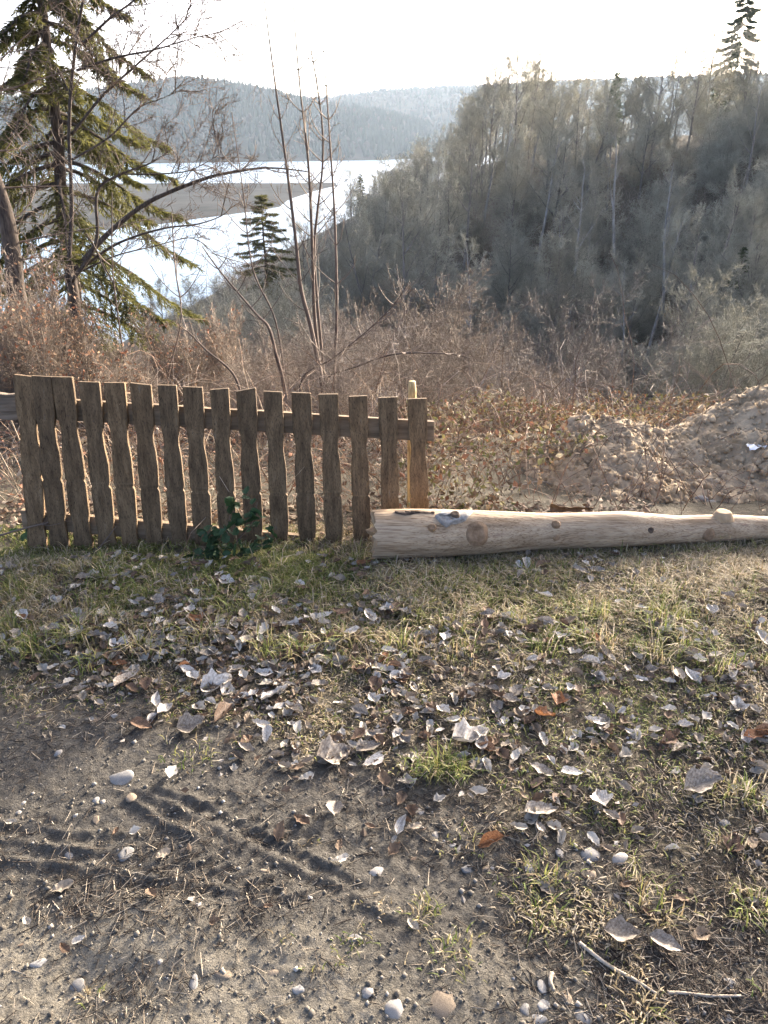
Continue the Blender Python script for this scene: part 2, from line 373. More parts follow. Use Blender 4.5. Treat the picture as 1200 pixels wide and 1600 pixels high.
gx = nonuni(-1.6, 1.6, 0.0075, -620, 620, 1.16); gy = nonuni(0.78, 3.35, 0.0075, -60, 640, 1.13)
GX, GY = np.meshgrid(gx, gy)
GZ = H(GX, GY)
PX, PY = project(GX, GY, GZ)
def sand_mask(px, py):
    n = 60 * fbm(px / 130, py / 130, 3, 81)
    a = sstep(1385, 1470, py + n - 0.02 * px) * (1 - sstep(430, 640, px + n - (py - 1450) * 0.6))
    b = 0.55 * sstep(1440, 1560, py + n) + 0.25 * sstep(1150, 1320, py + n) * sstep(400, 900, px)
    return np.clip(np.maximum(a, b * 0.8) + 0.22 * fbm(px / 50, py / 50, 2, 83), 0, 1)
def grass_edge(px):                                       # pixel row where the turf ends
    return np.interp(px, [-400, 0, 150, 300, 450, 600, 750, 900, 1050, 1200, 1700], [1070, 1062, 1060, 1095, 1140, 1185, 1235, 1310, 1390, 1470, 1540])
infront = (GY > 0.3) & (GY < 3.6)
hum = np.where(infront, 1 - sstep(-40, 70, PY - grass_edge(PX) + 55 * fbm(GX * 5, GY * 5, 3, 91)), (GY >= 3.6) * 1.0)
soil = np.where(infront, sand_mask(PX, PY), 0.3 * (GY < 3))
mb = MB(); nx, ny = len(gx), len(gy)
ii = (np.arange(ny - 1)[:, None] * nx + np.arange(nx - 1)[None]).ravel()
mb.add(np.stack([GX, GY, GZ], -1).reshape(-1, 3), quads=np.stack([ii, ii + 1, ii + 1 + nx, ii + nx], 1),
       col=np.stack([soil, hum * 0.85, hum * 0], -1).reshape(-1, 3))
ground = link('ground', mb.mesh('ground', m_ground, color=True))
tag(ground, 'damp brown earth track and slope falling to the lake', 'ground', kind='structure')

mb = MB(); mb.add([(-1500, 60, LAKE_Z), (1500, 60, LAKE_Z), (1500, 2600, LAKE_Z), (-1500, 2600, LAKE_Z)], quads=[[0, 1, 2, 3]])
tag(link('lake', mb.mesh('lake', m_water)), 'pale bright lake in the valley', 'lake', kind='structure')

# low mud spit reaching into the lake
sp_px = [(526, 291), (500, 297), (455, 312), (438, 326), (400, 333), (330, 343), (250, 355), (160, 366), (60, 375), (-60, 380)]
edge = [on_z(*p, LAKE_Z) for p in sp_px]; back = [on_z(p, 284.5 + 0.002 * p, LAKE_Z) for p in (524, 490, 450, 400, 350, 300, 240, 160, 60, -60)]
mb = MB(); V = []; n_ = 9
for a, b in zip(edge, back):
    for k in range(n_):
        t = k / (n_ - 1); p = a.lerp(b, t); s_ = math.sin(math.pi * t)
        V.append((p.x, p.y, LAKE_Z - 0.12 + 0.5 * min(1, s_ * 2.2)))
Q = [[i * n_ + k, i * n_ + k + 1, (i + 1) * n_ + k + 1, (i + 1) * n_ + k] for i in range(len(edge) - 1) for k in range(n_ - 1)]
mb.add(V, quads=Q)
tag(link('mudflat', mb.mesh('mudflat', m_mud)), 'dark grey mud spit reaching into the lake', 'mudflat', kind='structure')

# far hills: crest drawn at its own distance, with a real front slope and back slope
RNG = np.random.default_rng(12)
forest = MB()
def far_trees(P, h, conifer):
    n = len(P)
    for cone in (True, False):
        m = conifer == cone
        if not m.any(): continue
        p = P[m]; hh = h[m]; k = 5
        th = np.arange(k) * 2 * math.pi / k
        ang = th[None] + RNG.random((len(p), 1)) * 6.28
        r = hh * (0.2 if cone else 0.36)
        zs = (0.12, 0.16, 1.0) if cone else (0.2, 0.62, 1.0)
        ring = np.stack([p[:, None, 0] + np.cos(ang) * r[:, None], p[:, None, 1] + np.sin(ang) * r[:, None],
                         p[:, None, 2] + hh[:, None] * (zs[1] + 0.12 * RNG.random((len(p), k)))], -1)
        top = p + np.stack([hh * 0, hh * 0, hh * zs[2]], -1); bot = p + np.stack([hh * 0, hh * 0, hh * 0 - 1], -1)
        V = np.concatenate([ring, top[:, None], bot[:, None]], 1)
        i = np.arange(k); j = (i + 1) % k
        T = np.concatenate([np.stack([i, j, i * 0 + k], 1), np.stack([j, i, i * 0 + k + 1], 1)])
        T = (T[None] + (np.arange(len(p)) * (k + 2))[:, None, None]).reshape(-1, 3)
        c = np.array([0.020, 0.028, 0.017]) if cone else np.array([0.055, 0.046, 0.036])
        c = c[None] * (0.85 + 0.3 * RNG.random((len(p), 1)))
        forest.add(V.reshape(-1, 3), tris=T, col=np.repeat(c, k + 2, 0))
def hill(name, crest, Dc, Df, label, ntree, conif, foot=None, seed=0):
    xs = np.linspace(crest[0][0], crest[-1][0], 140); ys = np.interp(xs, [c[0] for c in crest], [c[1] for c in crest])
    dirs = [ray(a, b) for a, b in zip(xs, ys)]
    nr = 46; s = np.linspace(0, 1.6, nr)
    def surf(u, s):                                       # u column 0..139 (float), s 0..1.6
        px = np.interp(u, np.arange(140), xs); py = np.interp(u, np.arange(140), ys)
        a = (px - 600) / F; b = (800 - py) / F; f = CP + b * SP; up = b * CP - SP
        df = np.interp(px, [q[0] for q in foot], [q[1] for q in foot]) if foot else Df
        D = df + (Dc - df) * s
        zc = CAM_H + up / f * Dc - 11
        prof = np.where(s < 1, np.sin(np.clip(s, 0, 1) * math.pi / 2) ** 1.15, 1 - 0.7 * (s - 1) ** 2)
        x = a / f * D; y = D
        z = LAKE_Z - 1 + (zc - LAKE_Z + 1) * prof + 9 * fbm(x / 160, y / 160, 4, seed) * np.clip(s * 3, 0, 1) * np.clip(1.6 - s, 0, 1) * (1 - 0.75 * np.exp(-((s - 1) / 0.22) ** 2))
        return x, y, z
    U, S_ = np.meshgrid(np.arange(140.), s)
    x, y, z = surf(U, S_)
    mb = MB(); ii = (np.arange(nr - 1)[:, None] * 140 + np.arange(139)[None]).ravel()
    mb.add(np.stack([x, y, z], -1).reshape(-1, 3), quads=np.stack([ii, ii + 1, ii + 141, ii + 140], 1))
    tag(link(name, mb.mesh(name, m_hill)), label, 'hill', kind='structure')
    u = RNG.random(ntree) * 139; ss = 0.03 + 1.1 * RNG.random(ntree) ** 0.8
    x, y, z = surf(u, ss)
    keep = fbm(x / 220, y / 220, 3, seed + 5) + 0.25 * RNG.normal(size=ntree) > -0.55
    x, y, z = x[keep], y[keep], z[keep]
    con = fbm(x / 260, y / 260, 2, seed + 9) + 0.35 * RNG.normal(size=len(x)) < conif
    h = (9 + 8 * RNG.random(len(x))) * np.where(con, 1.1, 0.85)
    far_trees(np.stack([x, y, z], -1), h, con)
    return surf
hillA = hill('far_hill', [(-420, 190), (-150, 165), (60, 150), (150, 140), (215, 128), (290, 121), (360, 128), (440, 145), (500, 158), (560, 168), (620, 178), (665, 190), (700, 212), (722, 240)],
             1350, 950, 'dark wooded hill with a rounded top beyond the lake', 7500, 0.25, foot=[(-420, 800), (200, 930), (600, 1050), (722, 1200)], seed=2)
hillB = hill('far_ridge', [(380, 170), (450, 156), (530, 150), (600, 141), (680, 136), (780, 133), (900, 126), (1000, 122), (1150, 118), (1400, 105), (1700, 100)],
             2100, 1250, 'long flat ridge on the skyline behind the wooded hill', 7500, -0.05, seed=6)
tag(link('far_forest', forest.mesh('far_forest', m_forest, smooth=False, color=True)), 'distant mixed forest covering the hills across the lake', 'forest', kind='stuff')

def image_points(n, x0, x1, y0, y1, rng, ymin=7.0, ymax=420.0):
    """ground points beyond the fence, spread evenly over the given part of the view"""
    px = rng.uniform(x0, x1, n); py = rng.uniform(y0, y1, n); a = (px - 600) / F; b = (800 - py) / F; f = CP + b * SP; u = b * CP - SP
    hit = np.zeros(n); Ys = np.geomspace(ymin, ymax, 150)
    for Y in Ys:
        t = Y / f; z = CAM_H + u * t; h = H(a * t, Y + 0 * a, False); m = (hit == 0) & (z < h) & (h > LAKE_Z + 0.6); hit[m] = Y
    k = hit > ymin * 1.01; t = hit[k] / f[k]
    return a[k] * t, hit[k], H(a[k] * t, hit[k], False), px[k], py[k]
WAIT = []                                                 # things that get a label from what stands next to them
def words_for(px, py, q):
    dx, dy = px - q[0], py - q[1]
    if abs(dx) > abs(dy): return 'left of' if dx < 0 else 'right of'
    return 'above' if dy < 0 else 'below'
ORD = ['nearest', 'second nearest', 'third nearest', 'fourth nearest', 'fifth nearest', 'sixth nearest', 'seventh nearest', 'eighth nearest'] + [w + ' nearest' for w in 'ninth tenth eleventh twelfth thirteenth fourteenth fifteenth sixteenth seventeenth eighteenth nineteenth twentieth twenty-first twenty-second twenty-third twenty-fourth twenty-fifth twenty-sixth twenty-seventh twenty-eighth'.split()]
def label_by(items, marks):
    """items: (object, px, py, look); marks: (px, py, phrase). Names each thing by the closest landmark, its side and its rank there"""
    cells = {}
    for o, px, py, look in items:
        k = min(range(len(marks)), key=lambda i: (marks[i][0] - px) ** 2 + (marks[i][1] - py) ** 2); m = marks[k]
        cells.setdefault((look, k, words_for(px, py, m)), []).append((math.hypot(px - m[0], py - m[1]), o))
    for (look, k, side), l in cells.items():
        l.sort(key=lambda t: t[0])
        for i, (d, o) in enumerate(l):
            w = '' if len(l) == 1 else (', ' + ORD[min(i, 27)])
            o['label'] = f'{look} {side} {marks[k][2]}{w}'

# ------------------------------------------------------------------ plant generators
def norm(v): return v / (v.length + 1e-9)
def perp(d, r):
    v = Vector((r.gauss(0, 1), r.gauss(0, 1), r.gauss(0, 1))); v = v - d * v.dot(d); return norm(v)
def grow(out, p, d, L, r, lev, P, R):
    n = P['n'][lev]; st = L / n; up = P['up'][lev]; wg = P['wig'][lev]; r0 = r
    for i in range(n):
        d = norm(d + Vector((R.gauss(0, wg), R.gauss(0, wg), R.gauss(0, wg) + up)))
        q = p + d * st; ra = r0 * (1 - P['tap'][lev] * i / n); rb = r0 * (1 - P['tap'][lev] * (i + 1) / n)
        out.append((tuple(p), tuple(q), ra, rb, lev))
        if lev < P['max'] and (i + 1) / n > P['start'][lev]:
            k = P['kids'][lev]; k = int(k) + (R.random() < k - int(k))
            for c in range(k):
                a = math.radians(R.uniform(*P['ang'][lev])); f = (i + 1) / n
                cd = norm(d * math.cos(a) + perp(d, R) * math.sin(a))
                grow(out, q - d * st * R.random() * 0.9, cd, L * R.uniform(*P['ratio'][lev]) * (1.15 - 0.6 * f), min(rb * 0.75, r0 * P['rr'][lev]), lev + 1, P, R)
        p = q
def segarr(s): return np.array([[*a, *b, c, d] for a, b, c, d, e in s], float).reshape(-1, 8)
def needles(mb, A, k, ln, wd, rng, col, jit=0.3):
    """needle blades along segments A (m x 8)"""
    P0 = np.repeat(A[:, :3], k, 0); P1 = np.repeat(A[:, 3:6], k, 0); t = rng.random((len(P0), 1))
    p = P0 + (P1 - P0) * t; d = P1 - P0; d /= np.linalg.norm(d, axis=1, keepdims=True) + 1e-9
    r = rng.normal(size=d.shape); r -= d * (r * d).sum(1, keepdims=True); r /= np.linalg.norm(r, axis=1, keepdims=True) + 1e-9
    w = np.cross(d, r); dr = d * 0.75 + r * 0.7 + np.array([0, 0, -0.12]); dr /= np.linalg.norm(dr, axis=1, keepdims=True)
    l = ln * (0.7 + 0.6 * rng.random((len(p), 1)))
    V = np.stack([p - w * wd / 2, p + w * wd / 2, p + dr * l], 1).reshape(-1, 3)
    c = np.array(col)[None] * (1 + jit * rng.normal(size=(len(p), 1)))
    mb.add(V, tris=np.arange(len(V)).reshape(-1, 3), col=np.repeat(np.clip(c, 0.2, 2), 3, 0))

def spruce_meshes(h, spread, nb, detail, seed, name, low=0.1, nl=0.09, nw=0.016, k=9, mat=None, trunk_r=None, lean=(0, 0), droop=0.5):
    R = random.Random(seed); rng = np.random.default_rng(seed)
    tm, cm = MB(), MB(); tr = trunk_r or h * 0.013
    ts = [Vector((lean[0] * (z / h) + 0.03 * h * 0.1 * R.gauss(0, 1) * (z > 0), lean[1] * z / h, z)) for z in np.linspace(0, h, 12)]
    tube(tm, ts, [tr * (1 - 0.93 * i / 11) for i in range(12)], 8, rough=0.04, seed=seed)
    tw = []; br = []
    for b in range(nb):
        f = low + (1 - low) * ((b + R.random()) / nb) ** 0.9; f = min(f, 0.985); z = f * h
        Lb = spread * (1 - f) ** 0.75 * R.uniform(0.65, 1.15) + 0.12 * spread * 0.6
        az = b * 2.4 + R.gauss(0, 0.5); d = norm(Vector((math.cos(az), math.sin(az), 0.25 * f + 0.02 - 0.25 * (1 - f))))
        p = Vector((lean[0] * f, lean[1] * f, z)); n = 7; st = Lb / n
        for i in range(n):
            d = norm(d + Vector((R.gauss(0, 0.06), R.gauss(0, 0.06), (-droop * 0.22 if i < 4 else 0.12))))
            q = p + d * st; br.append((tuple(p), tuple(q), tr * 0.22 * (1 - i / n) + 0.004, tr * 0.22 * (1 - (i + 1) / n) + 0.003, 0))
            if i >= 1:
                side = norm(d.cross(Vector((0, 0, 1))))
                for s in range(detail):
                    for sg in (-1, 1):
                        if R.random() < 0.12: continue
                        a = math.radians(R.uniform(40, 70)); c = p.lerp(q, (s + R.random()) / detail)
                        l2 = Lb * R.uniform(0.16, 0.34) * (1.15 - i / n)
                        dd = norm(d * math.cos(a) + side * sg * math.sin(a) + Vector((0, 0, -0.25 * droop + R.gauss(0, 0.12))))
                        m1 = c + dd * l2 * 0.5; dd = norm(dd + Vector((0, 0, -0.35 * droop))); m2 = m1 + dd * l2 * 0.5
                        tw.append((tuple(c), tuple(m1), 0.004, 0.003, 1)); tw.append((tuple(m1), tuple(m2), 0.003, 0.001, 1))
            if i >= 3: tw.append((tuple(p), tuple(q), 0.004, 0.003, 1))
            p = q
    segs_to(tm, segarr(br), 4)
    A = segarr(tw)
    needles(cm, A, k, nl, nw, rng, (1, 1, 1))
    return tm.mesh(name + '_trunk', m_bark), cm.mesh(name + '_needles', mat or m_needle, smooth=False, color=True)
def make_tree(name, meshes, loc, rz=0, scale=1.0, parts=('trunk', 'crown')):
    e = empty(name, loc); e.rotation_euler = (0, 0, rz); e.scale = (scale,) * 3
    for pn, me in zip(parts, meshes): link(pn, me, e)
    return e

P_TREE = dict(max=4, n=[9, 6, 5, 4, 3], up=[0.03, 0.07, 0.06, 0.03, 0.02], wig=[0.05, 0.11, 0.14, 0.17, 0.2], tap=[0.85, 0.8, 0.8, 0.8, 0.8],
              kids=[2.0, 1.5, 1.5, 1.2, 0], start=[0.28, 0.15, 0.1, 0.1, 0], ang=[(28, 58), (28, 58), (25, 60), (25, 60)], ratio=[(0.32, 0.52), (0.35, 0.6), (0.4, 0.65), (0.4, 0.7)], rr=[0.45, 0.5, 0.55, 0.6])
P_TALL = dict(P_TREE, kids=[1.6, 1.3, 1.4, 1.1, 0], start=[0.45, 0.2, 0.1, 0.1, 0], ratio=[(0.2, 0.36), (0.4, 0.6), (0.4, 0.65), (0.4, 0.7)], ang=[(30, 60), (28, 58), (25, 60), (25, 60)])
P_SHRUB = dict(max=3, n=[6, 5, 4, 3], up=[0.05, 0.04, 0.03, 0.0], wig=[0.12, 0.15, 0.2, 0.22], tap=[0.8] * 4, kids=[1.9, 1.7, 1.3, 0],
               start=[0.1, 0.1, 0.1, 0], ang=[(25, 55), (25, 60), (25, 65)], ratio=[(0.35, 0.6), (0.4, 0.65), (0.4, 0.7)], rr=[0.5, 0.55, 0.6])
def bare_tree_meshes(h, P, seed, name, mt, mc, r=None, twig=0.006):
    R = random.Random(seed); out = []
    grow(out, Vector((0, 0, -0.3)), norm(Vector((R.gauss(0, .04), R.gauss(0, .04), 1))), h * 0.95, r or h * 0.013, 0, P, R)
    a = MB(); b = MB()
    A = segarr([s for s in out if s[4] < 1]); segs_to(a, A, 7)
    B = segarr([s for s in out if s[4] == 1]); segs_to(a, B, 4)
    C = segarr([s for s in out if s[4] > 1]); C[:, 6:] = np.maximum(C[:, 6:], twig * 0.6); segs_to(b, C, 3)
    return a.mesh(name + '_trunk', mt), b.mesh(name + '_crown', mc)
def shrub_meshes(h, nst, seed, name, mt, mc, spreadf=0.45, twig=0.003, P=P_SHRUB, leafn=0, leafcol=None, r=None):
    R = random.Random(seed); out = []
    for k in range(nst):
        az = R.random() * 6.283; tl = abs(R.gauss(0, spreadf))
        d = norm(Vector((math.cos(az) * tl, math.sin(az) * tl, 1)))
        grow(out, Vector((math.cos(az) * 0.12 * h * R.random(), math.sin(az) * 0.12 * h * R.random(), -0.1)), d, h * R.uniform(0.6, 1.05), (r or h * 0.0062) * R.uniform(0.6, 1.2), 0, P, R)
    a = MB(); b = MB()
    A = segarr([s for s in out if s[4] == 0]); segs_to(a, A, 5)
    C = segarr([s for s in out if s[4] > 0]); C[:, 6:] = np.maximum(C[:, 6:], twig * 0.6); segs_to(b, C, 3)
    return a.mesh(name + '_stem', mt), b.mesh(name + '_twigs', mc), C
def leafcards(mb, P, size, rng, cols, flat=0.0):
    """small bent leaves of four triangles"""
    n = len(P); d = rng.normal(size=(n, 3)); d[:, 2] *= (1 - flat); d /= np.linalg.norm(d, axis=1, keepdims=True)
    u, v = frame_of(d); a = rng.random((n, 1)) * (6.28 if flat < 0.5 else 0.8); w = u * np.cos(a) + v * np.sin(a); nn = np.cross(d, w)
    s = size * (0.6 + 0.8 * rng.random((n, 1)))
    V = np.stack([P, P + d * s * .5 + w * s * .32 + nn * s * .12, P + d * s * .55 - nn * s * 0.02, P + d * s * .5 - w * s * .32 + nn * s * .12, P + d * s], 1)
    T = np.array([[0, 1, 2], [0, 2, 3], [1, 4, 2], [2, 4, 3]]); T = (T[None] + (np.arange(n) * 5)[:, None, None]).reshape(-1, 3)
    c = np.asarray(cols)[rng.integers(0, len(cols), n)] * (0.75 + 0.5 * rng.random((n, 1)))
    mb.add(V.reshape(-1, 3), tris=T, col=np.repeat(c, 5, 0))

# ------------------------------------------------------------------ the wood on the spur to the right
tall = [bare_tree_meshes(10, P_TALL, 100 + i, 'tall_bare_tree', m_woodbark if i % 2 else m_birch, m_woodtwig, twig=0.011) for i in range(4)]
wide = [bare_tree_meshes(8.5, P_TREE, 140 + i, 'wide_bare_tree', m_woodbark, m_woodtwig, twig=0.0105) for i in range(3)]
brush = [shrub_meshes(4.0, 10, 170 + i, 'slope_brush', m_twigpale, m_woodtwig, twig=0.006)[:2] for i in range(3)]
fars = [spruce_meshes(10, 2.6, 84, 3, 190 + i, 'slope_spruce', low=0.06, nl=0.22, nw=0.04, k=6, mat=m_needle2, droop=0.7) for i in range(3)]
lone = spruce_meshes(10, 2.7, 70, 3, 199, 'lakeside_spruce', low=0.06, nl=0.20, nw=0.03, k=7, mat=m_needle, droop=0.5)
R = random.Random(77); rng = np.random.default_rng(77)
def hz(x, y): return float(H(np.array([x]), np.array([y]), False)[0])
def seen_x(x, y, z):
    px, py = project(np.array([x]), np.array([y]), np.array([z])); return px[0], py[0]
TOPS = ([520, 560, 600, 640, 700, 740, 780, 860, 900, 1000, 1030, 1110, 1150, 1200, 1350], [300, 275, 245, 228, 190, 140, 80, 82, 100, 95, 55, 45, 10, 0, -50])
def plant(kind, x, y, z, sc, px, py):
    pool = dict(tall=tall, wide=wide, brush=brush, spruce=fars)[kind]
    nm, look, cat, gr = {'tall': ('tall_bare_tree', 'slim leafless tree', 'tree', 'trees in the wood on the slope'), 'wide': ('spreading_bare_tree', 'spreading leafless tree', 'tree', 'trees in the wood on the slope'),
                    'brush': ('pale_bush', 'pale leafless bush', 'shrub', 'bushes on the wooded slope'), 'spruce': ('spruce_tree', 'hazy spruce', 'tree', 'spruces on the wooded slope')}[kind]
    e = make_tree(nm, R.choice(pool), (x, y, z), R.random() * 6.28, sc, ('trunk', 'crown') if kind != 'brush' else ('stem', 'twigs'))
    tag(e, look, cat, gr); WAIT.append((e, px, py, look))
# the crest, whose tops make the skyline
n = 0; used = []
for trial in range(3000):
    if n >= 75: break
    k = R.choices(range(2, 7), [4, 5, 5, 4, 3])[0]; t = R.random(); c = CREST[k] + (CREST[k + 1] - CREST[k]) * t
    x = c[0] + R.gauss(0, 4); y = c[1] + R.gauss(0, 5); z = hz(x, y); px, py = seen_x(x, y, z + 3)
    if z < LAKE_Z + 0.5 or px < 530 or px > 1330 or any((x - q[0]) ** 2 + (y - q[1]) ** 2 < 3.0 for q in used): continue
    h = at(px, float(np.interp(px, *TOPS)) + abs(R.gauss(0, 26)), y).z - z
    if h < 3 or h > 16: continue
    used.append((x, y)); n += 1; kind = R.choices(['tall', 'wide'], [1, 1])[0]; px, py = seen_x(x, y, z + h * 0.7)
    plant(kind, x, y, z, h / (10 if kind == 'tall' else 8.5), px, py)
# the slope below it
xs_, ys_, zs_, pxs_, pys_ = image_points(1500, 560, 1300, 190, 640, rng)
n = dict(tall=0, wide=0, brush=0, spruce=0)
for x, y, z, px, py in zip(xs_, ys_, zs_, pxs_, pys_):
    kind = R.choices(['tall', 'wide', 'brush', 'spruce'], [5, 5, 12, 1])[0]
    if n[kind] >= dict(tall=70, wide=70, brush=190, spruce=6)[kind] or y < 11: continue
    md = {'tall': 1.8, 'wide': 1.8, 'brush': 0.8, 'spruce': 3.0}[kind] * min(1.0, y / 40)
    if any((x - q[0]) ** 2 + (y - q[1]) ** 2 < md * md for q in used): continue
    if kind == 'spruce' and (px < 820 or py < 330): continue
    lim = float(np.interp(px, *TOPS)) + 30; hm_ = at(px, lim, y).z - z
    h = {'tall': R.uniform(6, 10), 'wide': R.uniform(5, 8), 'brush': R.uniform(2, 4.2), 'spruce': R.uniform(5, 8)}[kind] * (1 if y > 30 else 0.75)
    h = min(h, hm_)
    if h < 1.2: continue
    used.append((x, y)); n[kind] += 1; q = seen_x(x, y, z + h * 0.6)
    plant(kind, x, y, z, h / dict(tall=10, wide=8.5, brush=4.0, spruce=10)[kind], *q)
xs_, ys_, zs_, pxs_, pys_ = image_points(500, 230, 640, 300, 560, rng, 14.0)
k = 0
for x, y, z, px, py in zip(xs_, ys_, zs_, pxs_, pys_):
    if k >= 100 or any((x - q[0]) ** 2 + (y - q[1]) ** 2 < (0.02 * y) ** 2 for q in used): continue
    lim = float(np.interp(px, [230, 330, 430, 470, 520, 560, 640], [505, 500, 480, 445, 360, 300, 240])); h = max(1.0, min(R.uniform(2.0, 5.5), at(px, lim, y).z - z))
    used.append((x, y)); k += 1; plant('brush' if R.random() < 0.75 else 'wide', x, y, z, h / (4.0 if R.random() < 2 else 1), px, py)
xs_, ys_, zs_, pxs_, pys_ = image_points(160, 280, 470, 440, 545, rng, 25.0)
for x, y, z, px, py in list(zip(xs_, ys_, zs_, pxs_, pys_))[:40]:
    plant('brush', x, y, z, R.uniform(0.4, 0.8), px, py)
print('wood', n, k)
for x, y, h in [(15.0, 20.5, 14), (20, 22.5, 15), (22, 27, 16), (12.8, 14.6, 10)]:
    z = hz(x, y); kind = R.choice(('wide', 'wide', 'tall')); q = seen_x(x, y, z + h * 0.6); plant(kind, x, y, z, h / (10 if kind == 'tall' else 8.5), *q)
# single trees that stand out
def single(name, meshes, px, py_top, Y, h0, label, cat='tree', group=None, rz=0.0, parts=('trunk', 'crown')):
    top = at(px, py_top, Y); z = hz(top.x, Y); s = (top.z - z) / h0
    e = make_tree(name, meshes, (top.x, Y, z), rz, s, parts); tag(e, label, cat, group); return e
single('spruce_tree', fars[0], 1172, -25, 88, 10, 'tall spruce rising above the skyline at the upper right edge')
single('spruce_tree', fars[1], 966, 112, 78, 10, 'small spruce on the wooded crest against the distant ridge')
single('spruce_tree', lone, 408, 303, 62, 10, 'lone spruce standing before the lake beyond the saplings', rz=1).scale.xy *= 1.35
single('spruce_tree', lone, 563, 272, 110, 10, 'small dark spruce at the lake shore right of the saplings', rz=2)
single('spreading_bare_tree', wide[0], 815, 75, 88, 8.5, 'broad leafless tree standing highest on the middle of the crest')
single('spreading_bare_tree', wide[1], 1045, 45, 62, 8.5, 'broad leafless tree on the crest beside the tall spruce')
single('spruce_tree', fars[0], 1165, 385, 38, 10, 'broad hazy green spruce in the ravine above the soil heap')
single('spreading_bare_tree', wide[0], 1090, 430, 27, 8.5, 'leafless tree in the ravine left of the broad spruce', rz=2.2)
single('spreading_bare_tree', wide[2], 880, 375, 40, 8.5, 'leafless tree half hidden by pale branches in the middle of the wooded slope', rz=0.6)

for px in range(352, 462, 9):
    Y = R.uniform(38, 54); p = at(px, R.uniform(448, 475), Y); z = hz(p.x, Y); plant('brush', p.x, Y, z, (p.z - z) / 4.0, px, 470)
for px, Y, t in [(1130, 22, 470), (1160, 24, 500), (1190, 21, 480), (1215, 24, 450)]:
    p = at(px, t, Y); z = hz(p.x, Y); plant('brush', p.x, Y, z, (p.z - z) / 4.0, px, t)
# ------------------------------------------------------------------ brush on the near slope behind the fence
sh = [shrub_meshes(2.2, 8, 300 + i, 'hillside_shrub', m_twigred if i % 2 else m_twig, m_twigred if i != 1 else m_twigpale, twig=0.0035)[:2] for i in range(5)]
R = random.Random(31)
nsh = 0; sspots = []
for trial in range(4000):
    if nsh >= 120: break
    y = R.uniform(5.2, 34) if R.random() < 0.6 else R.uniform(5.0, 13); x = R.uniform(-0.62, 0.5) * y
    z = hz(x, y); px, py = seen_x(x, y, z + 1.0)
    if px < -60 or px > 980: continue
    top = np.interp(px, [0, 140, 210, 430, 470, 560, 640, 760, 900, 1000], [500, 525, 530, 525, 475, 430, 440, 510, 610, 640]) + R.uniform(-15, 90)
    t = at(px, top, y); h = (t.z - z)
    if h < 0.5 or h > 4.5: continue
    if any((x - q[0]) ** 2 + (y - q[1]) ** 2 < 0.30 for q in sspots): continue
    sspots.append((x, y)); nsh += 1
    e = make_tree('bare_shrub', R.choice(sh), (x, y, z), R.random() * 6.28, h / 2.2, ('stem', 'twigs'))
    tag(e, 'reddish leafless shrub', 'shrub', 'shrubs behind the fence'); WAIT.append((e, px, float(top), 'reddish leafless shrub'))
# the pale fan of branches in the ravine
fan = shrub_meshes(4.2, 16, 355, 'fan_shrub', m_twigpale, m_twigpale, 0.6, twig=0.006)
e = single('fan_shrub', fan[:2], 885, 470, 15, 4.2, 'large fan of pale leafless branches in the ravine above the brambles', 'shrub', None, 0, ('stem', 'twigs'))

# saplings with paired branches
def sapling(px_pts, Y, label, seed, r0=0.016, pairs=True, first=0.3, name='sapling'):
    R = random.Random(seed)
    pts = [at(a, b, Y + 0.04 * k) for k, (a, b) in enumerate(px_pts)]
    z0 = hz(pts[-1].x, Y); pts.append(Vector((pts[-1].x + 0.03, Y, min(z0, pts[-1].z) - 0.1)))
    pts = pts[::-1]; line = smooth_line(pts, 34)
    e = empty(name, tuple(line[0])); off = line[0]
    a = MB(); tube(a, line - off, np.linspace(r0, 0.0035, 34), 6, rough=0.03, seed=seed); link('stem', a.mesh('sapling_stem', m_twig), e)
    b = MB(); out = []
    if pairs:
        k = int(34 * first)
        while k < 31:
            p = Vector(line[k]); d = norm(Vector(line[k + 1] - line[k])); side = norm(Vector((R.gauss(0, 1), R.gauss(0, 0.6), 0)))
            for sg in (-1, 1):
                if R.random() < 0.1: continue
                dd = norm(d * 0.55 + side * sg); L = (0.55 - 0.42 * k / 34) * R.uniform(0.6, 1.2); q = p; n = 6; line_b = [np.array(p - Vector(off))]; fork = []
                for i in range(n):
                    dd = norm(dd + Vector((R.gauss(0, .05), R.gauss(0, .05), 0.17))); qq = q + dd * L / n
                    line_b.append(np.array(qq - Vector(off)))
                    if i in (2, 4) and R.random() < 0.6:
                        d3 = norm(dd + perp(dd, R) * 0.8); fork.append((tuple(q.lerp(qq, 0.8) - Vector(off)), tuple(qq + d3 * L * 0.3 - Vector(off)), 0.0026, 0.0014, 2))
                    q = qq
                b = MB(); tube(b, line_b, np.linspace(0.0044, 0.0017, n + 1), 4, cap=False)
                if fork: segs_to(b, segarr(fork), 4)
                link('branch', b.mesh('sapling_branch', m_twigred), e)
            k += R.choice((2, 3, 3))
    tag(e, label, 'sapling'); return e
sapling([(411, -15), (427, 110), (442, 217), (452, 293), (463, 383), (470, 450), (487, 517), (503, 602)], 5.6, 'tallest sapling with paired branches, leftmost of the four stems behind the fence', 1, 0.02)
sapling([(456, -20), (468, 130), (478, 215), (484, 290), (488, 390), (492, 500), (504, 605)], 5.75, 'straight sapling just right of the tallest one behind the fence', 2, 0.017)
sapling([(477, 35), (490, 100), (503, 190), (504, 260), (496, 330), (491, 400), (500, 520), (508, 606)], 5.9, 'slender curved sapling, third of the four stems behind the fence', 3, 0.014)
sapling([(506, 80), (512, 170), (516, 230), (522, 320), (525, 400), (526, 500), (522, 604)], 5.7, 'thin upright sapling, rightmost of the four stems behind the fence', 4, 0.014)
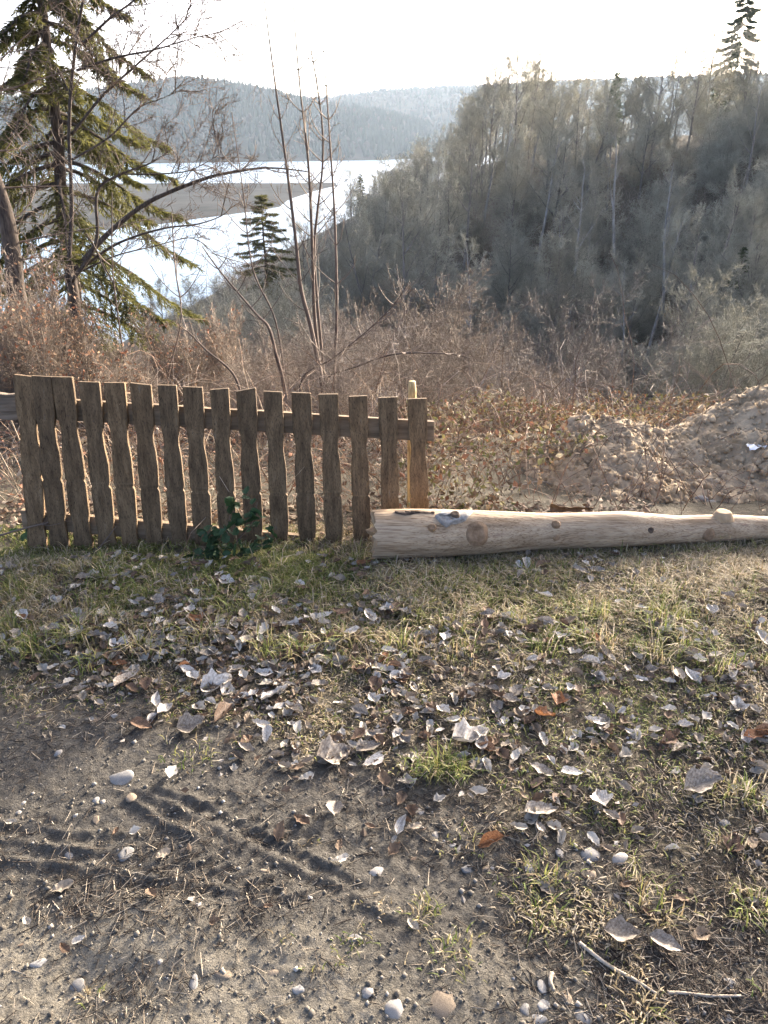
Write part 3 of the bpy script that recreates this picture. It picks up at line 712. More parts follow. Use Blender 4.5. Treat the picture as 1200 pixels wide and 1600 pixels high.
sapling([(316, 385), (345, 425), (400, 490), (420, 512), (432, 557), (446, 615)], 5.5, 'bent sapling leaning left behind the middle of the fence', 5, 0.017, first=0.6)
sapling([(280, 505), (320, 545), (372, 600)], 5.0, 'low straight branch leaning left behind the fence pickets', 6, 0.011, first=0.7)
sapling([(362, 175), (380, 300), (395, 420), (430, 500), (446, 600)], 6.4, 'long thin whip of a sapling arching up in front of the lake', 7, 0.010, first=0.5)
sapling([(175, 300), (176, 420), (188, 520), (198, 592)], 6.0, 'thin straight whip rising behind the left part of the fence', 8, 0.009, first=0.6)
sapling([(268, 330), (274, 420), (283, 500), (262, 600)], 6.1, 'pair of thin whips in front of the lake left of the shed', 9, 0.009, first=0.6)
sapling([(640, 440), (612, 480), (570, 520), (520, 560), (470, 598)], 5.4, 'pale branch arching right from the thicket behind the fence', 10, 0.009, first=0.4)
sapling([(735, 560), (700, 553), (620, 553), (560, 572), (505, 602)], 5.3, 'low pale branch arching far right over the brambles', 11, 0.009, first=0.4)
P_WEED = dict(P_SHRUB, ang=[(10, 28), (14, 34), (20, 50)], wig=[0.05, 0.08, 0.12, 0.2], up=[0.03, 0.05, 0.04, 0.0])
# dry tall weeds and leafy twigs at the left
R = random.Random(9); rng = np.random.default_rng(9)
for i, (px, py, Y, h, lb) in enumerate([(35, 470, 5.2, 1.2, 'dense clump of rusty dry stems behind the left end of the fence'),
                                        (95, 425, 5.8, 1.5, 'tallest clump of rusty dry stems in front of the spruce trunk'),
                                        (150, 535, 5.0, 1.0, 'low clump of rusty dry stems right of the spruce trunk'),
                                        (-15, 450, 6.0, 1.4, 'clump of rusty dry stems cut by the left picture edge'),
                                        (240, 505, 7.5, 1.2, 'tan leafy bush in front of the lake above the fence'),
                                        (330, 500, 8.0, 1.2, 'reddish bush in front of the lake beside the bent sapling')]):
    st, tw, C = shrub_meshes(h, 10, 400 + i, 'dry_weeds', m_stick, m_twigred, 0.16, twig=0.0026, P=P_WEED)
    t = at(px, py, Y); z = hz(t.x, Y); s = max(0.6, (t.z - z) / h)
    e = make_tree('dry_bush', (st, tw), (t.x, Y, z), R.random() * 6, s, ('stem', 'twigs'))
    lm = MB(); pick = C[rng.random(len(C)) < 0.05]
    leafcards(lm, pick[:, 3:6], 0.026 / s, rng, [(0.30, 0.13, 0.07), (0.36, 0.22, 0.13), (0.42, 0.30, 0.19)])
    link('dry_leaves', lm.mesh('dry_leaves', m_litter, smooth=False, color=True), e)
    tag(e, lb, 'bush')

# ------------------------------------------------------------------ trees at the upper left
sm = spruce_meshes(12.5, 3.0, 104, 5, 501, 'large_spruce', low=0.20, nl=0.10, nw=0.021, k=15, trunk_r=0.145, droop=0.9, lean=(1.0, 0))
b0 = at(72, 400, 13); x0 = b0.x; z0 = hz(x0, 13)
e = make_tree('spruce_tree', sm, (x0, 13, z0 - 0.2), 0.4, 1.0); tag(e, 'large spruce with drooping branches at the upper left edge', 'tree')
pts = [at(-60, 120, 9.5), at(-22, 240, 9.5), at(5, 320, 9.4), at(22, 410, 9.4), at(30, 480, 9.4)]
pts.append(Vector((pts[-1].x + 0.1, 9.4, hz(pts[-1].x, 9.4) - 0.2))); L = smooth_line(pts[::-1], 16)
e = empty('leaning_tree', tuple(L[0])); a = MB(); tube(a, L - L[0], np.linspace(0.12, 0.06, 16), 9, rough=0.04); link('trunk', a.mesh('leaning_trunk', m_bark), e)
out = []; R = random.Random(55)
for k in range(6, 16):
    p = Vector(L[k]); grow(out, p, norm(Vector((R.gauss(0.4, .6), R.gauss(0, .5), 0.35))), R.uniform(0.6, 1.4), 0.014, 1, P_SHRUB, R)
A = segarr(out); A[:, :3] -= L[0]; A[:, 3:6] -= L[0]; A[:, 6:] = np.maximum(A[:, 6:], 0.002); b = MB(); segs_to(b, A, 3); link('crown', b.mesh('leaning_crown', m_twig), e)
tag(e, 'leaning bare trunk cut off by the left picture edge', 'tree')

P_LIMB = dict(max=3, n=[6, 6, 5, 4, 3], up=[0.02, 0.02, 0.02, 0.02, 0.0], wig=[0.1, 0.13, 0.17, 0.2, 0.2], tap=[0.8] * 5, kids=[1, 1.3, 1.3, 1.1, 0],
              start=[0.1, 0.15, 0.1, 0.1, 0], ang=[(25, 60)] * 4, ratio=[(0.4, 0.6), (0.4, 0.65), (0.45, 0.7), (0.4, 0.7)], rr=[0.5, 0.5, 0.55, 0.6])
LIMBS = [([(120, 420), (150, 385), (180, 355), (225, 320), (270, 298), (330, 276), (370, 268), (420, 262), (480, 268)], 0.045, 0.008),
         ([(120, 425), (170, 388), (210, 370), (260, 356), (310, 350), (350, 335), (365, 315)], 0.022, 0.004),
         ([(112, 440), (150, 380), (152, 300), (190, 272), (235, 255), (270, 232)], 0.028, 0.005),
         ([(105, 440), (112, 330), (108, 200), (116, 90), (135, -30)], 0.032, 0.016),
         ([(112, 210), (160, 150), (215, 100), (265, 55), (300, 20)], 0.022, 0.004),
         ([(120, 110), (180, 90), (240, 78), (300, 60), (345, 50)], 0.018, 0.003),
         ([(112, 250), (170, 215), (215, 170), (250, 155), (285, 140)], 0.016, 0.003),
         ([(195, 272), (240, 272), (290, 268), (320, 255), (345, 240)], 0.012, 0.003),
         ([(128, 70), (170, 30), (210, 0), (235, -30)], 0.02, 0.006),
         ([(125, 425), (180, 400), (240, 385), (300, 372), (330, 395)], 0.013, 0.003)]
root = at(118, 480, 11.5); e = empty('bare_limb_tree', (root.x, 11.5, hz(root.x, 11.5)))
o0 = np.array(e.location); a = MB(); b = MB(); R = random.Random(66); out = []
tube(a, smooth_line([Vector((root.x, 11.5, e.location.z - 0.3)), at(116, 470, 11.5), at(113, 430, 11.5)], 6) - o0, [0.1, 0.09, 0.085, 0.08, 0.075, 0.06], 9)
for i, (pp, ra, rb) in enumerate(LIMBS):
    L = smooth_line([at(x, y, 11.5 + 0.25 * math.sin(i * 2 + k * 0.7)) for k, (x, y) in enumerate(pp)], 22)
    tube(a, L - o0, np.linspace(ra, rb, 22), 7, rough=0.04, seed=i)
    for k in range(5, 22, 1):
        if R.random() < 0.5:
            d = norm(Vector(L[k] - L[k - 1])); c = norm(d * 0.75 + perp(d, R) * 0.75)
            grow(out, Vector(L[k]), c, R.uniform(0.45, 1.15), 0.009, 1, P_LIMB, R)
A = segarr(out); A[:, :3] -= o0; A[:, 3:6] -= o0; A[:, 6:] = np.maximum(A[:, 6:], 0.0028); segs_to(b, A, 3)
link('trunk', a.mesh('limb_tree_trunk', m_bark), e); link('crown', b.mesh('limb_tree_twigs', m_twig), e)
tag(e, 'leafless tree with a long crooked limb reaching out before the lake', 'tree')

# shed and far houses
def house(name, c, w, d, h, rh, rz, wm, rm, label, group=None):
    e = empty(name, c); e.rotation_euler = (0, 0, rz)
    a = MB(); v = [(-w / 2, -d / 2, -3), (w / 2, -d / 2, -3), (w / 2, d / 2, -3), (-w / 2, d / 2, -3), (-w / 2, -d / 2, h), (w / 2, -d / 2, h), (w / 2, d / 2, h), (-w / 2, d / 2, h), (-w / 2, 0, h + rh), (w / 2, 0, h + rh)]
    a.add(v, quads=[[0, 1, 5, 4], [1, 2, 6, 5], [2, 3, 7, 6], [3, 0, 4, 7]], tris=[[4, 7, 8], [5, 9, 6]]); link('wall', a.mesh('house_wall', wm, False), e)
    o = 0.06 * w; r = MB(); t = 0.03 * w
    for s in (-1, 1):
        q = [(-w / 2 - o, s * (d / 2 + o), h - rh * o / (d / 2) + 0.02), (w / 2 + o, s * (d / 2 + o), h - rh * o / (d / 2) + 0.02), (w / 2 + o, 0, h + rh + 0.02), (-w / 2 - o, 0, h + rh + 0.02)]
        q2 = [(x, y, z + t) for x, y, z in q]
        r.add(q + q2, quads=[[4, 5, 6, 7], [0, 1, 5, 4], [1, 2, 6, 5], [2, 3, 7, 6], [3, 0, 4, 7], [0, 3, 2, 1]])
    link('roof', r.mesh('house_roof', rm, False), e)
    for k in (-0.25, 0.25):
        g = MB(); x = k * w; ww = 0.07 * w; y = -d / 2 - 0.02 * w
        g.add([(x - ww, y, h * .35), (x + ww, y, h * .35), (x + ww, y, h * .75), (x - ww, y, h * .75), (x - ww, y + .05 * w, h * .35), (x + ww, y + .05 * w, h * .35), (x + ww, y + .05 * w, h * .75), (x - ww, y + .05 * w, h * .75)],
              quads=[[0, 1, 2, 3], [0, 4, 5, 1], [3, 2, 6, 7], [1, 5, 6, 2], [0, 3, 7, 4]]); link('window', g.mesh('house_window', m_barkdark, False), e)
    tag(e, label, 'house', group)
for px, py, Y, w, lb in [(441, 166, 1290, 9, 'small white house at the left of the distant hamlet'), (460, 166, 1295, 13, 'white gabled house in the middle of the distant hamlet'),
                         (497, 168, 1300, 20, 'long pale house at the right of the distant hamlet'), (479, 164, 1305, 8, 'smallest white house of the distant hamlet')]:
    p = at(px, py, Y); house('house', (p.x, p.y, p.z), w, w * 0.6, 7, 3, 0.2, m_white, m_roof, lb, 'far houses on the hill')
p = at(302, 511, 84); house('lake_shed', (p.x, p.y, p.z - 1.2), 3.0, 2.4, 0.9, 0.7, 0.15, m_barkdark, m_rroof, 'small shed with an orange roof down by the lake shore')

# ------------------------------------------------------------------ soil heap
def heap_z(x, y):
    crest = np.interp(x, [0.4, 0.75, 1.0, 1.15, 1.35, 1.6, 1.75, 2.0, 2.25, 2.6, 3.2, 4], [-0.5, -0.20, 0.02, 0.13, 0.16, 0.10, 0.12, 0.22, 0.30, 0.33, 0.36, 0.26])
    yc = 4.3 + 0.12 * np.sin(x * 3)
    z = crest - np.where(y > yc, 0.75 * (y - yc) ** 1.3, 0) * 1.0
    front = -0.04 - 0.12 * sstep(1.0, 0.5, x) + 0 * y
    f = sstep(3.15, 4.25, y); z = np.where(y < yc, front * (1 - f) + crest * f, z)
    left = softplus(0.55 + (y - 3.3) * 0.36 - x, 0.05); z = z - 0.8 * left
    z = z - 0.5 * softplus(3.25 - y, 0.03)
    b = np.abs(fbm(x * 3.1, y * 3.1, 3, 121)) * 0.075 + np.abs(fbm(x * 9, y * 9, 3, 131)) * 0.036 + 0.032 * np.abs(fbm(x * 26, y * 26, 3, 141))
    return z + b - 0.07
hx = np.arange(0.25, 3.9, 0.011); hy = np.concatenate([np.arange(3.12, 4.9, 0.011), np.arange(4.9, 6.4, 0.06)])
X, Y_ = np.meshgrid(hx, hy); Z = heap_z(X, Y_)
X2 = X + 0.03 * fbm(X * 12, Y_ * 12, 2, 151); Y2 = Y_ + 0.03 * fbm(X * 12, Y_ * 12, 2, 161)
mb = MB(); nx = len(hx); ii = (np.arange(len(hy) - 1)[:, None] * nx + np.arange(nx - 1)[None]).ravel()
mb.add(np.stack([X2, Y2, Z], -1).reshape(-1, 3), quads=np.stack([ii, ii + 1, ii + 1 + nx, ii + nx], 1))
heap = empty('soil_heap', (1.8, 4.2, 0)); o = link('mound', mb.mesh('mound', m_heap), heap, (-1.8, -4.2, 0))
tag(heap, 'lumpy heap of light brown dug soil behind the log', 'soil heap')
def rock_mesh(name, seed, mat, sub=2, flat=0.6, rough=0.16, ang=False):
    import bmesh
    bm = bmesh.new(); bmesh.ops.create_icosphere(bm, subdivisions=sub, radius=1.0)
    R = np.random.default_rng(seed); dirs = R.normal(size=(9, 3)); dirs /= np.linalg.norm(dirs, axis=1, keepdims=True); am = R.uniform(0.55, 0.98, 9)
    ph = R.random(6) * 6
    for v in bm.verts:
        c = np.array(v.co); s = 1.0
        if ang:
            for d, a in zip(dirs, am):
                k = np.dot(c, d)
                if k > a: c = c - d * (k - a) * 0.85
        s = 1 + rough * (math.sin(2.1 * c[0] + ph[0]) * math.cos(1.7 * c[1] + ph[1]) + 0.6 * math.sin(3.7 * c[2] + ph[2] + 2 * c[0]) + 0.3 * math.sin(6.1 * c[1] + ph[3]) * math.cos(5 * c[0] + ph[4]))
        c = c * s; v.co = (c[0], c[1], c[2] * flat)
    me = bpy.data.meshes.new(name); bm.to_mesh(me); bm.free()
    me.polygons.foreach_set('use_smooth', np.full(len(me.polygons), not ang or True)); me.materials.append(mat); return me
clods = [rock_mesh('clod', 700 + i, m_clod, 2, 0.8, 0.22, True) for i in range(5)]
R = random.Random(5)
for i in range(170):
    x = R.uniform(0.55, 2.6); y = R.uniform(3.35, 4.45)
    if x < 0.62 + (y - 3.3) * 0.42: continue
    s = min(0.036, 0.008 + R.expovariate(1 / 0.008))
    z = float(heap_z(np.array([x]), np.array([y]))[0])
    o = link('clod', R.choice(clods), heap, (x - 1.8, y - 4.2, z + s * 0.25)); o.scale = (s * R.uniform(.8, 1.3), s * R.uniform(.8, 1.2), s * R.uniform(0.7, 1)); o.rotation_euler = (R.random() * 6, R.random() * 6, R.random() * 6)
mb = MB(); n = 4200; rng = np.random.default_rng(8)
x = rng.uniform(0.45, 2.8, n); y = rng.uniform(3.2, 4.6, n); k = x > 0.5 + (y - 3.3) * 0.42; x, y = x[k], y[k]; z = heap_z(x, y); s = 0.004 + rng.exponential(0.0065, len(x)); s = np.minimum(s, 0.03)
oc = np.array([(1, 0, 0), (-1, 0, 0), (0, 1, 0), (0, -1, 0), (0, 0, 1), (0, 0, -1)], float)
V = (oc[None] * (0.7 + 0.6 * rng.random((len(x), 6, 1))) + 0.25 * rng.normal(size=(len(x), 6, 3))) * s[:, None, None] + np.stack([x - 1.8, y - 4.2, z], -1)[:, None]
T = np.array([[0, 2, 4], [2, 1, 4], [1, 3, 4], [3, 0, 4], [2, 0, 5], [1, 2, 5], [3, 1, 5], [0, 3, 5]]); T = (T[None] + (np.arange(len(x)) * 6)[:, None, None]).reshape(-1, 3)
mb.add(V.reshape(-1, 3), tris=T); o = link('soil_crumbs', mb.mesh('soil_crumbs', m_clod), heap); o['kind'] = 'stuff'
def on_heap(px, py):
    for Y in np.arange(3.2, 5.5, 0.01):
        p = at(px, py, Y)
        if p.z < float(heap_z(np.array([p.x]), np.array([p.y]))[0]): return p
    return at(px, py, 4.2)
for px, py, s, mt, lb in [(1112, 789, 0.042, m_stone_grey, 'pale grey stone low on the soil heap just behind the log'), (1096, 780, 0.034, m_stone_grey, 'darker stone wedged beside the pale one on the soil heap'),
                          (1128, 742, 0.04, m_stone_tan, 'tan stone in the middle of the soil heap')]:
    p = on_heap(px, py); o = link('stone', rock_mesh('heap_stone', px, mt, 3, 0.7, 0.1), None, p); o.scale = (s, s * 0.8, s * 0.8); o.rotation_euler = (0.3, 0.2, px); tag(o, lb, 'stone')
p = on_heap(1182, 702); mb = MB(); g = np.linspace(-1, 1, 8); A_, B_ = np.meshgrid(g, g); C_ = 0.5 * fbm(A_ * 2, B_ * 2, 2, 9)
ii = (np.arange(7)[:, None] * 8 + np.arange(7)[None]).ravel(); mb.add(np.stack([A_ * 0.05, B_ * 0.03, C_ * 0.04 + 0.02], -1).reshape(-1, 3), quads=np.stack([ii, ii + 1, ii + 9, ii + 8], 1))
tag(link('plastic_scrap', mb.mesh('plastic_scrap', m_plastic), None, p), 'crumpled white plastic scrap on the soil heap', 'plastic scrap')

# ------------------------------------------------------------------ bramble thicket right of the fence and tangle behind it
rng = np.random.default_rng(44); R = random.Random(44)
def arches(n, x0, x1, y0, y1, hmax, rad=0.0022, lmin=0.4, lmax=1.3, zoff=0.0):
    out = []; tips = []
    for i in range(n):
        x = R.uniform(x0, x1); y = R.uniform(y0, y1); p = Vector((x, y, hz(x, y) + zoff)); L = R.uniform(lmin, lmax)
        d = norm(Vector((R.gauss(0, .6), R.gauss(0, .6), R.uniform(0.4, 1.4)))); st = L / 8; r = rad * R.uniform(0.6, 1.5)
        for k in range(8):
            d = norm(d + Vector((R.gauss(0, .12), R.gauss(0, .12), -0.28 * hmax * k / 4))); q = p + d * st
            out.append((tuple(p), tuple(q), r * (1 - .08 * k), r * (1 - .08 * (k + 1)), 0)); p = q
            if k > 1: tips.append(tuple(q))
    return out, np.array(tips)
s1, t1 = arches(650, 0.05, 1.9, 3.3, 6.9, 1.0, 0.0025, 0.25, 0.8)
mb = MB(); cc = np.array([(0.26, 0.17, 0.11), (0.36, 0.27, 0.19), (0.16, 0.10, 0.07)])[rng.integers(0, 3, len(s1))]
segs_to(mb, segarr(s1), 3, cc)
NB = 15000; xx = rng.uniform(0.05, 3.2, NB); yy = 3.12 + 4.2 * rng.random(NB) ** 1.2; top = (0.16 + 0.20 * vnoise(xx * 2.2, yy * 2.2, 4) + 0.05 * rng.random(NB)) * (0.3 + 0.7 * sstep(3.1, 3.6, yy))
keep = (xx < 0.68 + (yy - 3.3) * 0.85) & (yy < 6.3) & (vnoise(xx * 6, yy * 6, 8) > 0.22); xx, yy, top = xx[keep], yy[keep], top[keep]
zz = H(xx, yy, False) + top * (0.35 + 0.65 * rng.random(len(xx)) ** 0.5)
leafcards(mb, np.stack([xx, yy, zz], -1), 0.032, rng, [(0.17, 0.115, 0.07), (0.25, 0.175, 0.11), (0.34, 0.27, 0.17), (0.11, 0.08, 0.05), (0.22, 0.20, 0.08), (0.13, 0.13, 0.05), (0.24, 0.12, 0.07), (0.38, 0.33, 0.22)])
tag(link('bramble_thicket', mb.mesh('bramble_thicket', m_litter, smooth=False, color=True)), 'brown leafy bramble thicket between the fence and the soil heap', 'brambles', kind='stuff')
s2, t2 = arches(1000, -2.8, 0.4, 3.3, 6.2, 0.9, 0.0019, 0.35, 1.1)
mb = MB(); cc = np.array([(0.30, 0.19, 0.12), (0.46, 0.36, 0.25), (0.20, 0.13, 0.09), (0.36, 0.29, 0.22)])[rng.integers(0, 4, len(s2))]
segs_to(mb, segarr(s2), 3, cc)
n = 4200; xx = rng.uniform(-2.7, 0.3, n); yy = rng.uniform(3.25, 6.5, n); zz = H(xx, yy, False) + 0.22 * rng.random(n) ** 2
leafcards(mb, np.stack([xx, yy, zz], -1), 0.036, rng, [(0.16, 0.11, 0.075), (0.22, 0.16, 0.11), (0.30, 0.25, 0.19), (0.11, 0.075, 0.05), (0.24, 0.12, 0.07)], 0.5)
n = 2600; xx = rng.uniform(-2.4, 1.3, n); yy = np.where(xx < 0.15, rng.uniform(3.04, 3.5, n), rng.uniform(2.99, 3.4, n)); zz = H(xx, yy) + 0.004 + 0.05 * rng.random(n) ** 3
leafcards(mb, np.stack([xx, yy, zz], -1), 0.034, rng, [(0.16, 0.11, 0.075), (0.22, 0.16, 0.11), (0.28, 0.23, 0.17), (0.11, 0.075, 0.05)], 0.7)
tag(link('dry_undergrowth', mb.mesh('dry_undergrowth', m_litter, smooth=False, color=True)), 'tangle of dry canes and dead leaves behind the picket fence', 'undergrowth', kind='stuff')
s3, t3 = arches(900, -7, 9, 6, 20, 0.8, 0.004, 0.6, 2.2)
mb = MB(); cc = np.array([(0.20, 0.13, 0.09), (0.30, 0.22, 0.16), (0.15, 0.10, 0.07), (0.24, 0.19, 0.15)])[rng.integers(0, 4, len(s3))]
segs_to(mb, segarr(s3), 3, cc)
n = 6000; yy = rng.uniform(6.2, 24, n); xx = rng.uniform(-0.6, 0.55, n) * yy; zz = H(xx, yy, False) + 0.15 * rng.random(n)
leafcards(mb, np.stack([xx, yy, zz], -1), 0.10, rng, [(0.20, 0.13, 0.08), (0.27, 0.19, 0.12), (0.14, 0.10, 0.06)], 0.6)
xu, yu, zu, _, _ = image_points(7500, 230, 1260, 240, 700, rng, 4.6)
out = []
for x, y, z in zip(xu, yu, zu):
    p = Vector((x, y, z - 0.1)); L = (0.5 + 0.022 * y) * R.uniform(0.5, 1.4); d = norm(Vector((R.gauss(0, .5), R.gauss(0, .5), 1.0))); r = 0.0016 + 0.00013 * y
    for k in range(4):
        d = norm(d + Vector((R.gauss(0, .2), R.gauss(0, .2), -0.12 * k))); q = p + d * L / 4; out.append((tuple(p), tuple(q), r, r * 0.8, 0)); p = q
        if k and R.random() < 0.7: out.append((tuple(p), tuple(p + norm(d + perp(d, R)) * L * 0.3), r * 0.7, r * 0.4, 0))
cc = np.array([(0.22, 0.175, 0.14), (0.30, 0.25, 0.21), (0.18, 0.13, 0.10), (0.26, 0.22, 0.19)])[rng.integers(0, 4, len(out))]
segs_to(mb, segarr(out), 3, cc)
tag(link('slope_undergrowth', mb.mesh('slope_undergrowth', m_litter, smooth=False, color=True)), 'brown canes and dead leaves covering the slope below the fence', 'undergrowth', kind='stuff')

# ------------------------------------------------------------------ fence
FA = Vector((-1.51, 2.93, 0)); FB = Vector((0.14, 3.02, 0)); LEAN = math.radians(9)
fu = norm(FB - FA); fn0 = Vector((-fu.y, fu.x, 0)); fv = norm(Vector((0, 0, 1)) * math.cos(LEAN) + fn0 * math.sin(LEAN)); fn = fu.cross(fv) * -1   # fn points away from the camera
if fn.y < 0: fn = -fn
def on_fence(px, py, off=0.0):
    o = Vector((0, 0, CAM_H)); d = Vector(ray(px, py)); p0 = FA + fn * off
    t = (p0 - o).dot(fn) / d.dot(fn); q = o + d * t - FA
    return q.dot(fu), q.dot(fv)                           # coordinates in the fence plane
PICK = [(37, 587, 56, 850), (64, 588, 92, 856), (97, 589, 131, 858), (138, 597, 169, 868), (178, 598, 205, 870), (219, 600, 243, 872), (260, 602, 282, 874), (300, 605, 320, 876),
        (342, 608, 359, 877), (384, 609, 399, 878), (426, 612, 440, 878), (470, 614, 482, 878), (513, 616, 524, 878), (559, 619, 567, 878), (606, 621, 612, 878), (652, 623, 658, 878)]
fence = empty('picket_fence', FA)
HALF = [(0, 1.0), (0.17, 1.0), (0.205, 0.97), (0.235, 0.88), (0.27, 0.80), (0.305, 0.80), (0.35, 0.88), (0.395, 0.97), (0.43, 1.0), (0.525, 1.0), (0.535, 0.97), (0.548, 0.84), (0.561, 0.97), (0.572, 1.0), (0.68, 1.0), (0.73, 0.97), (0.77, 0.88), (0.805, 0.81), (0.85, 0.88), (0.88, 0.98), (0.9, 1.0), (1.0, 1.0)]
def P3(u, v, w): return fu * u + fv * v + fn * w            # relative to FA
R = random.Random(3)
for i, (tx, ty, bx, by) in enumerate(PICK):
    u1, v1 = on_fence(tx, ty); u0, v0 = on_fence(bx, by); v0 -= 0.05
    ax = Vector((u1 - u0, v1 - v0)); Lp = ax.length; ax.normalize(); sd = Vector((ax.y, -ax.x)); hw = 0.0405 * R.uniform(0.97, 1.03)
    mb = MB(); th = 0.021; nprof = len(HALF); V = []
    dw = R.gauss(0, 0.0015); jl = [R.gauss(0, 0.0010) for _ in HALF]; jr = [R.gauss(0, 0.0010) for _ in HALF]
    twist = R.gauss(0, 0.006)
    for w in (0, th):
        for s, sgn, J in ((-1, -1, jl), (1, 1, jr)):
            for k, (t, f) in enumerate(HALF):
                q = Vector((u1, v1)) - ax * (t * Lp) + sd * (sgn * hw * f + J[k])
                sl = R.gauss(0, 0.0008)
                V.append(P3(q.x, q.y + (0.004 * s * dw / 0.0015 if k == 0 else 0), w + sgn * twist * (1 - t) + sl - 0.001 * i % 0.003))
    n = nprof; Q = []
    for k in range(n - 1):
        fl, fr, bl, br = k, n + k, 2 * n + k, 3 * n + k
        Q += [[fl, fl + 1, fr + 1, fr], [bl, br, br + 1, bl + 1], [fl, bl, bl + 1, fl + 1], [fr, fr + 1, br + 1, br]]
    Q += [[0, n, 3 * n, 2 * n], [n - 1, 3 * n - 1, 4 * n - 1, 2 * n - 1]]
    org = V[n - 1].lerp(V[2 * n - 1], 0.5)
    mb.add(np.array([tuple(v - org) for v in V]), quads=Q)
    o = link('picket', mb.mesh('picket', m_picket, smooth=False), fence, org)
    bv = o.modifiers.new('edge', 'BEVEL'); bv.width = 0.0018; bv.segments = 1; bv.limit_method = 'ANGLE'; bv.angle_limit = math.radians(50)
    for (t) in (0.20, 0.86):
        q = Vector((u1, v1)) - ax * (t * Lp) + sd * R.uniform(-0.006, 0.006)
        c = P3(q.x, q.y, -0.0015) - org; nb = MB()
        th_ = np.arange(8) * math.pi / 4
        ring = [c + fu * (0.0032 * math.cos(a)) + fv * (0.0032 * math.sin(a)) for a in th_]
        nb.add([tuple(p) for p in ring] + [tuple(c - fn * 0.0012)], tris=[[k, (k + 1) % 8, 8] for k in range(8)])
        link('nail', nb.mesh('nail', m_barkdark), o)
def plank(name, a, b, wid, dep, off, mat, parent, rel, jit=0.0, label=None):
    """a, b: pixel points on the upper front edge"""
    u0, v0 = on_fence(*a, off); u1, v1 = on_fence(*b, off); mb = MB(); V = []; n = 10
    for k in range(n):
        t = k / (n - 1); u = u0 + (u1 - u0) * t; v = v0 + (v1 - v0) * t; j = R.gauss(0, jit)
        V += [P3(u, v + j, off), P3(u, v - wid + j, off), P3(u, v - wid + j, off + dep), P3(u, v + j, off + dep)]
    Q = [[4 * k + i, 4 * k + (i + 1) % 4, 4 * k + 4 + (i + 1) % 4, 4 * k + 4 + i] for k in range(n - 1) for i in range(4)] + [[3, 2, 1, 0], [4 * n - 4, 4 * n - 3, 4 * n - 2, 4 * n - 1]]
    org = V[0]; mb.add(np.array([tuple(v - org) for v in V]), quads=Q)
    o = link(name, mb.mesh(name, mat, smooth=False), parent, org if parent else FA + org)
    bv = o.modifiers.new('edge', 'BEVEL'); bv.width = 0.003; bv.segments = 2; bv.limit_method = 'ANGLE'
    return o
plank('rail', (46, 621), (679, 659), 0.088, 0.036, 0.027, m_rail, fence, True, 0.0006)
plank('rail', (31, 797), (590, 848), 0.082, 0.036, 0.027, m_rail, fence, True, 0.0006)
tag(fence, 'brown weathered picket fence section leaning back beside the log', 'fence')
o = plank('fence_rail', (-140, 611), (27, 617), 0.108, 0.045, 0.03, m_greywood, None, False, 0.002)
tag(o, 'thick grey board end poking in at the left edge beside the fence', 'board')
# peeled stake behind the last picket
p = at(644, 596, 3.24); mb = MB(); tube(mb, [(0, 0, -1.1), (0.004, 0, -0.6), (0, 0, -0.2), (0.002, 0, -0.05), (0, 0, 0)], [0.019, 0.019, 0.018, 0.018, 0.016], 8, rough=0.06, seed=4)
tag(link('wooden_stake', mb.mesh('wooden_stake', m_stake), None, p), 'pale peeled stake sticking up behind the last picket', 'stake')

# ------------------------------------------------------------------ log
LROWS = [(586, 796, 874), (640, 796, 874), (700, 797, 871), (760, 797, 865), (850, 801, 859), (930, 801, 857), (970, 798, 855), (1060, 806, 850), (1130, 804, 847), (1200, 806, 840), (1500, 806, 830)]
cc_ = []; rr_ = []
for px, ta, tb in LROWS:
    a_, f_, u_ = ray(px, (ta + tb) / 2); hp = (tb - ta) / 2 / F; t = (CAM_H - 0.004) / (hp * 1.02 - u_); cc_.append((a_ * t, f_ * t, CAM_H + u_ * t)); rr_.append(hp * t)
nl, na = 130, 44; cc_ = np.array(cc_); tl = np.concatenate([[0], np.cumsum(np.linalg.norm(np.diff(cc_, axis=0), axis=1))]); ts = np.linspace(0, 1.5, nl); tw_ = ts / 1.5 * tl[-1]
ctr = np.stack([np.interp(tw_, tl, cc_[:, k]) for k in range(3)], -1); rad = np.interp(tw_, tl, rr_)
ker = np.ones(9) / 9; rad = np.convolve(np.pad(rad, 4, 'edge'), ker, 'valid')
ctr[:, 1] = np.convolve(np.pad(ctr[:, 1], 12, 'reflect', reflect_type='odd'), np.ones(25) / 25, 'valid')
c0 = Vector(ctr[0]); c1 = Vector(ctr[-1])
ax = np.array(norm(c1 - c0)); up = np.array((0, 0, 1.)); sdv = np.cross(up, ax)
th = np.arange(na) * 2 * math.pi / na
KNOTS = [(0.212, -2.80 + 2.2, 0.036, 1), (0.085, 0.45, 0.014, 1)]
RR = rad[:, None] * (1 + 0.03 * fbm(ts[:, None] * 9, np.cos(th)[None] * 1.5 + np.sin(th)[None] * 2.2, 3, 171) + 0.012 * fbm(ts[:, None] * 10 + 0 * th[None], th[None] * 9 + 0 * ts[:, None], 2, 181))
RR[0] *= 0.985
LV = ctr[:, None] + (up[None, None] * np.sin(th)[None, :, None] - sdv[None, None] * np.cos(th)[None, :, None]) * RR[:, :, None]
LV[0] += ax * 0.010 * np.random.default_rng(1).normal(size=(na, 1)) - ax * 0.006
log = empty('fallen_log', tuple(ctr[0])); lo_ = ctr[0]
mb = MB(); q = [[a * na + i, (a + 1) * na + i, (a + 1) * na + (i + 1) % na, a * na + (i + 1) % na] for a in range(nl - 1) for i in range(na)]
mb.add((LV - lo_).reshape(-1, 3), quads=q); link('trunk', mb.mesh('log_trunk', m_log), log)
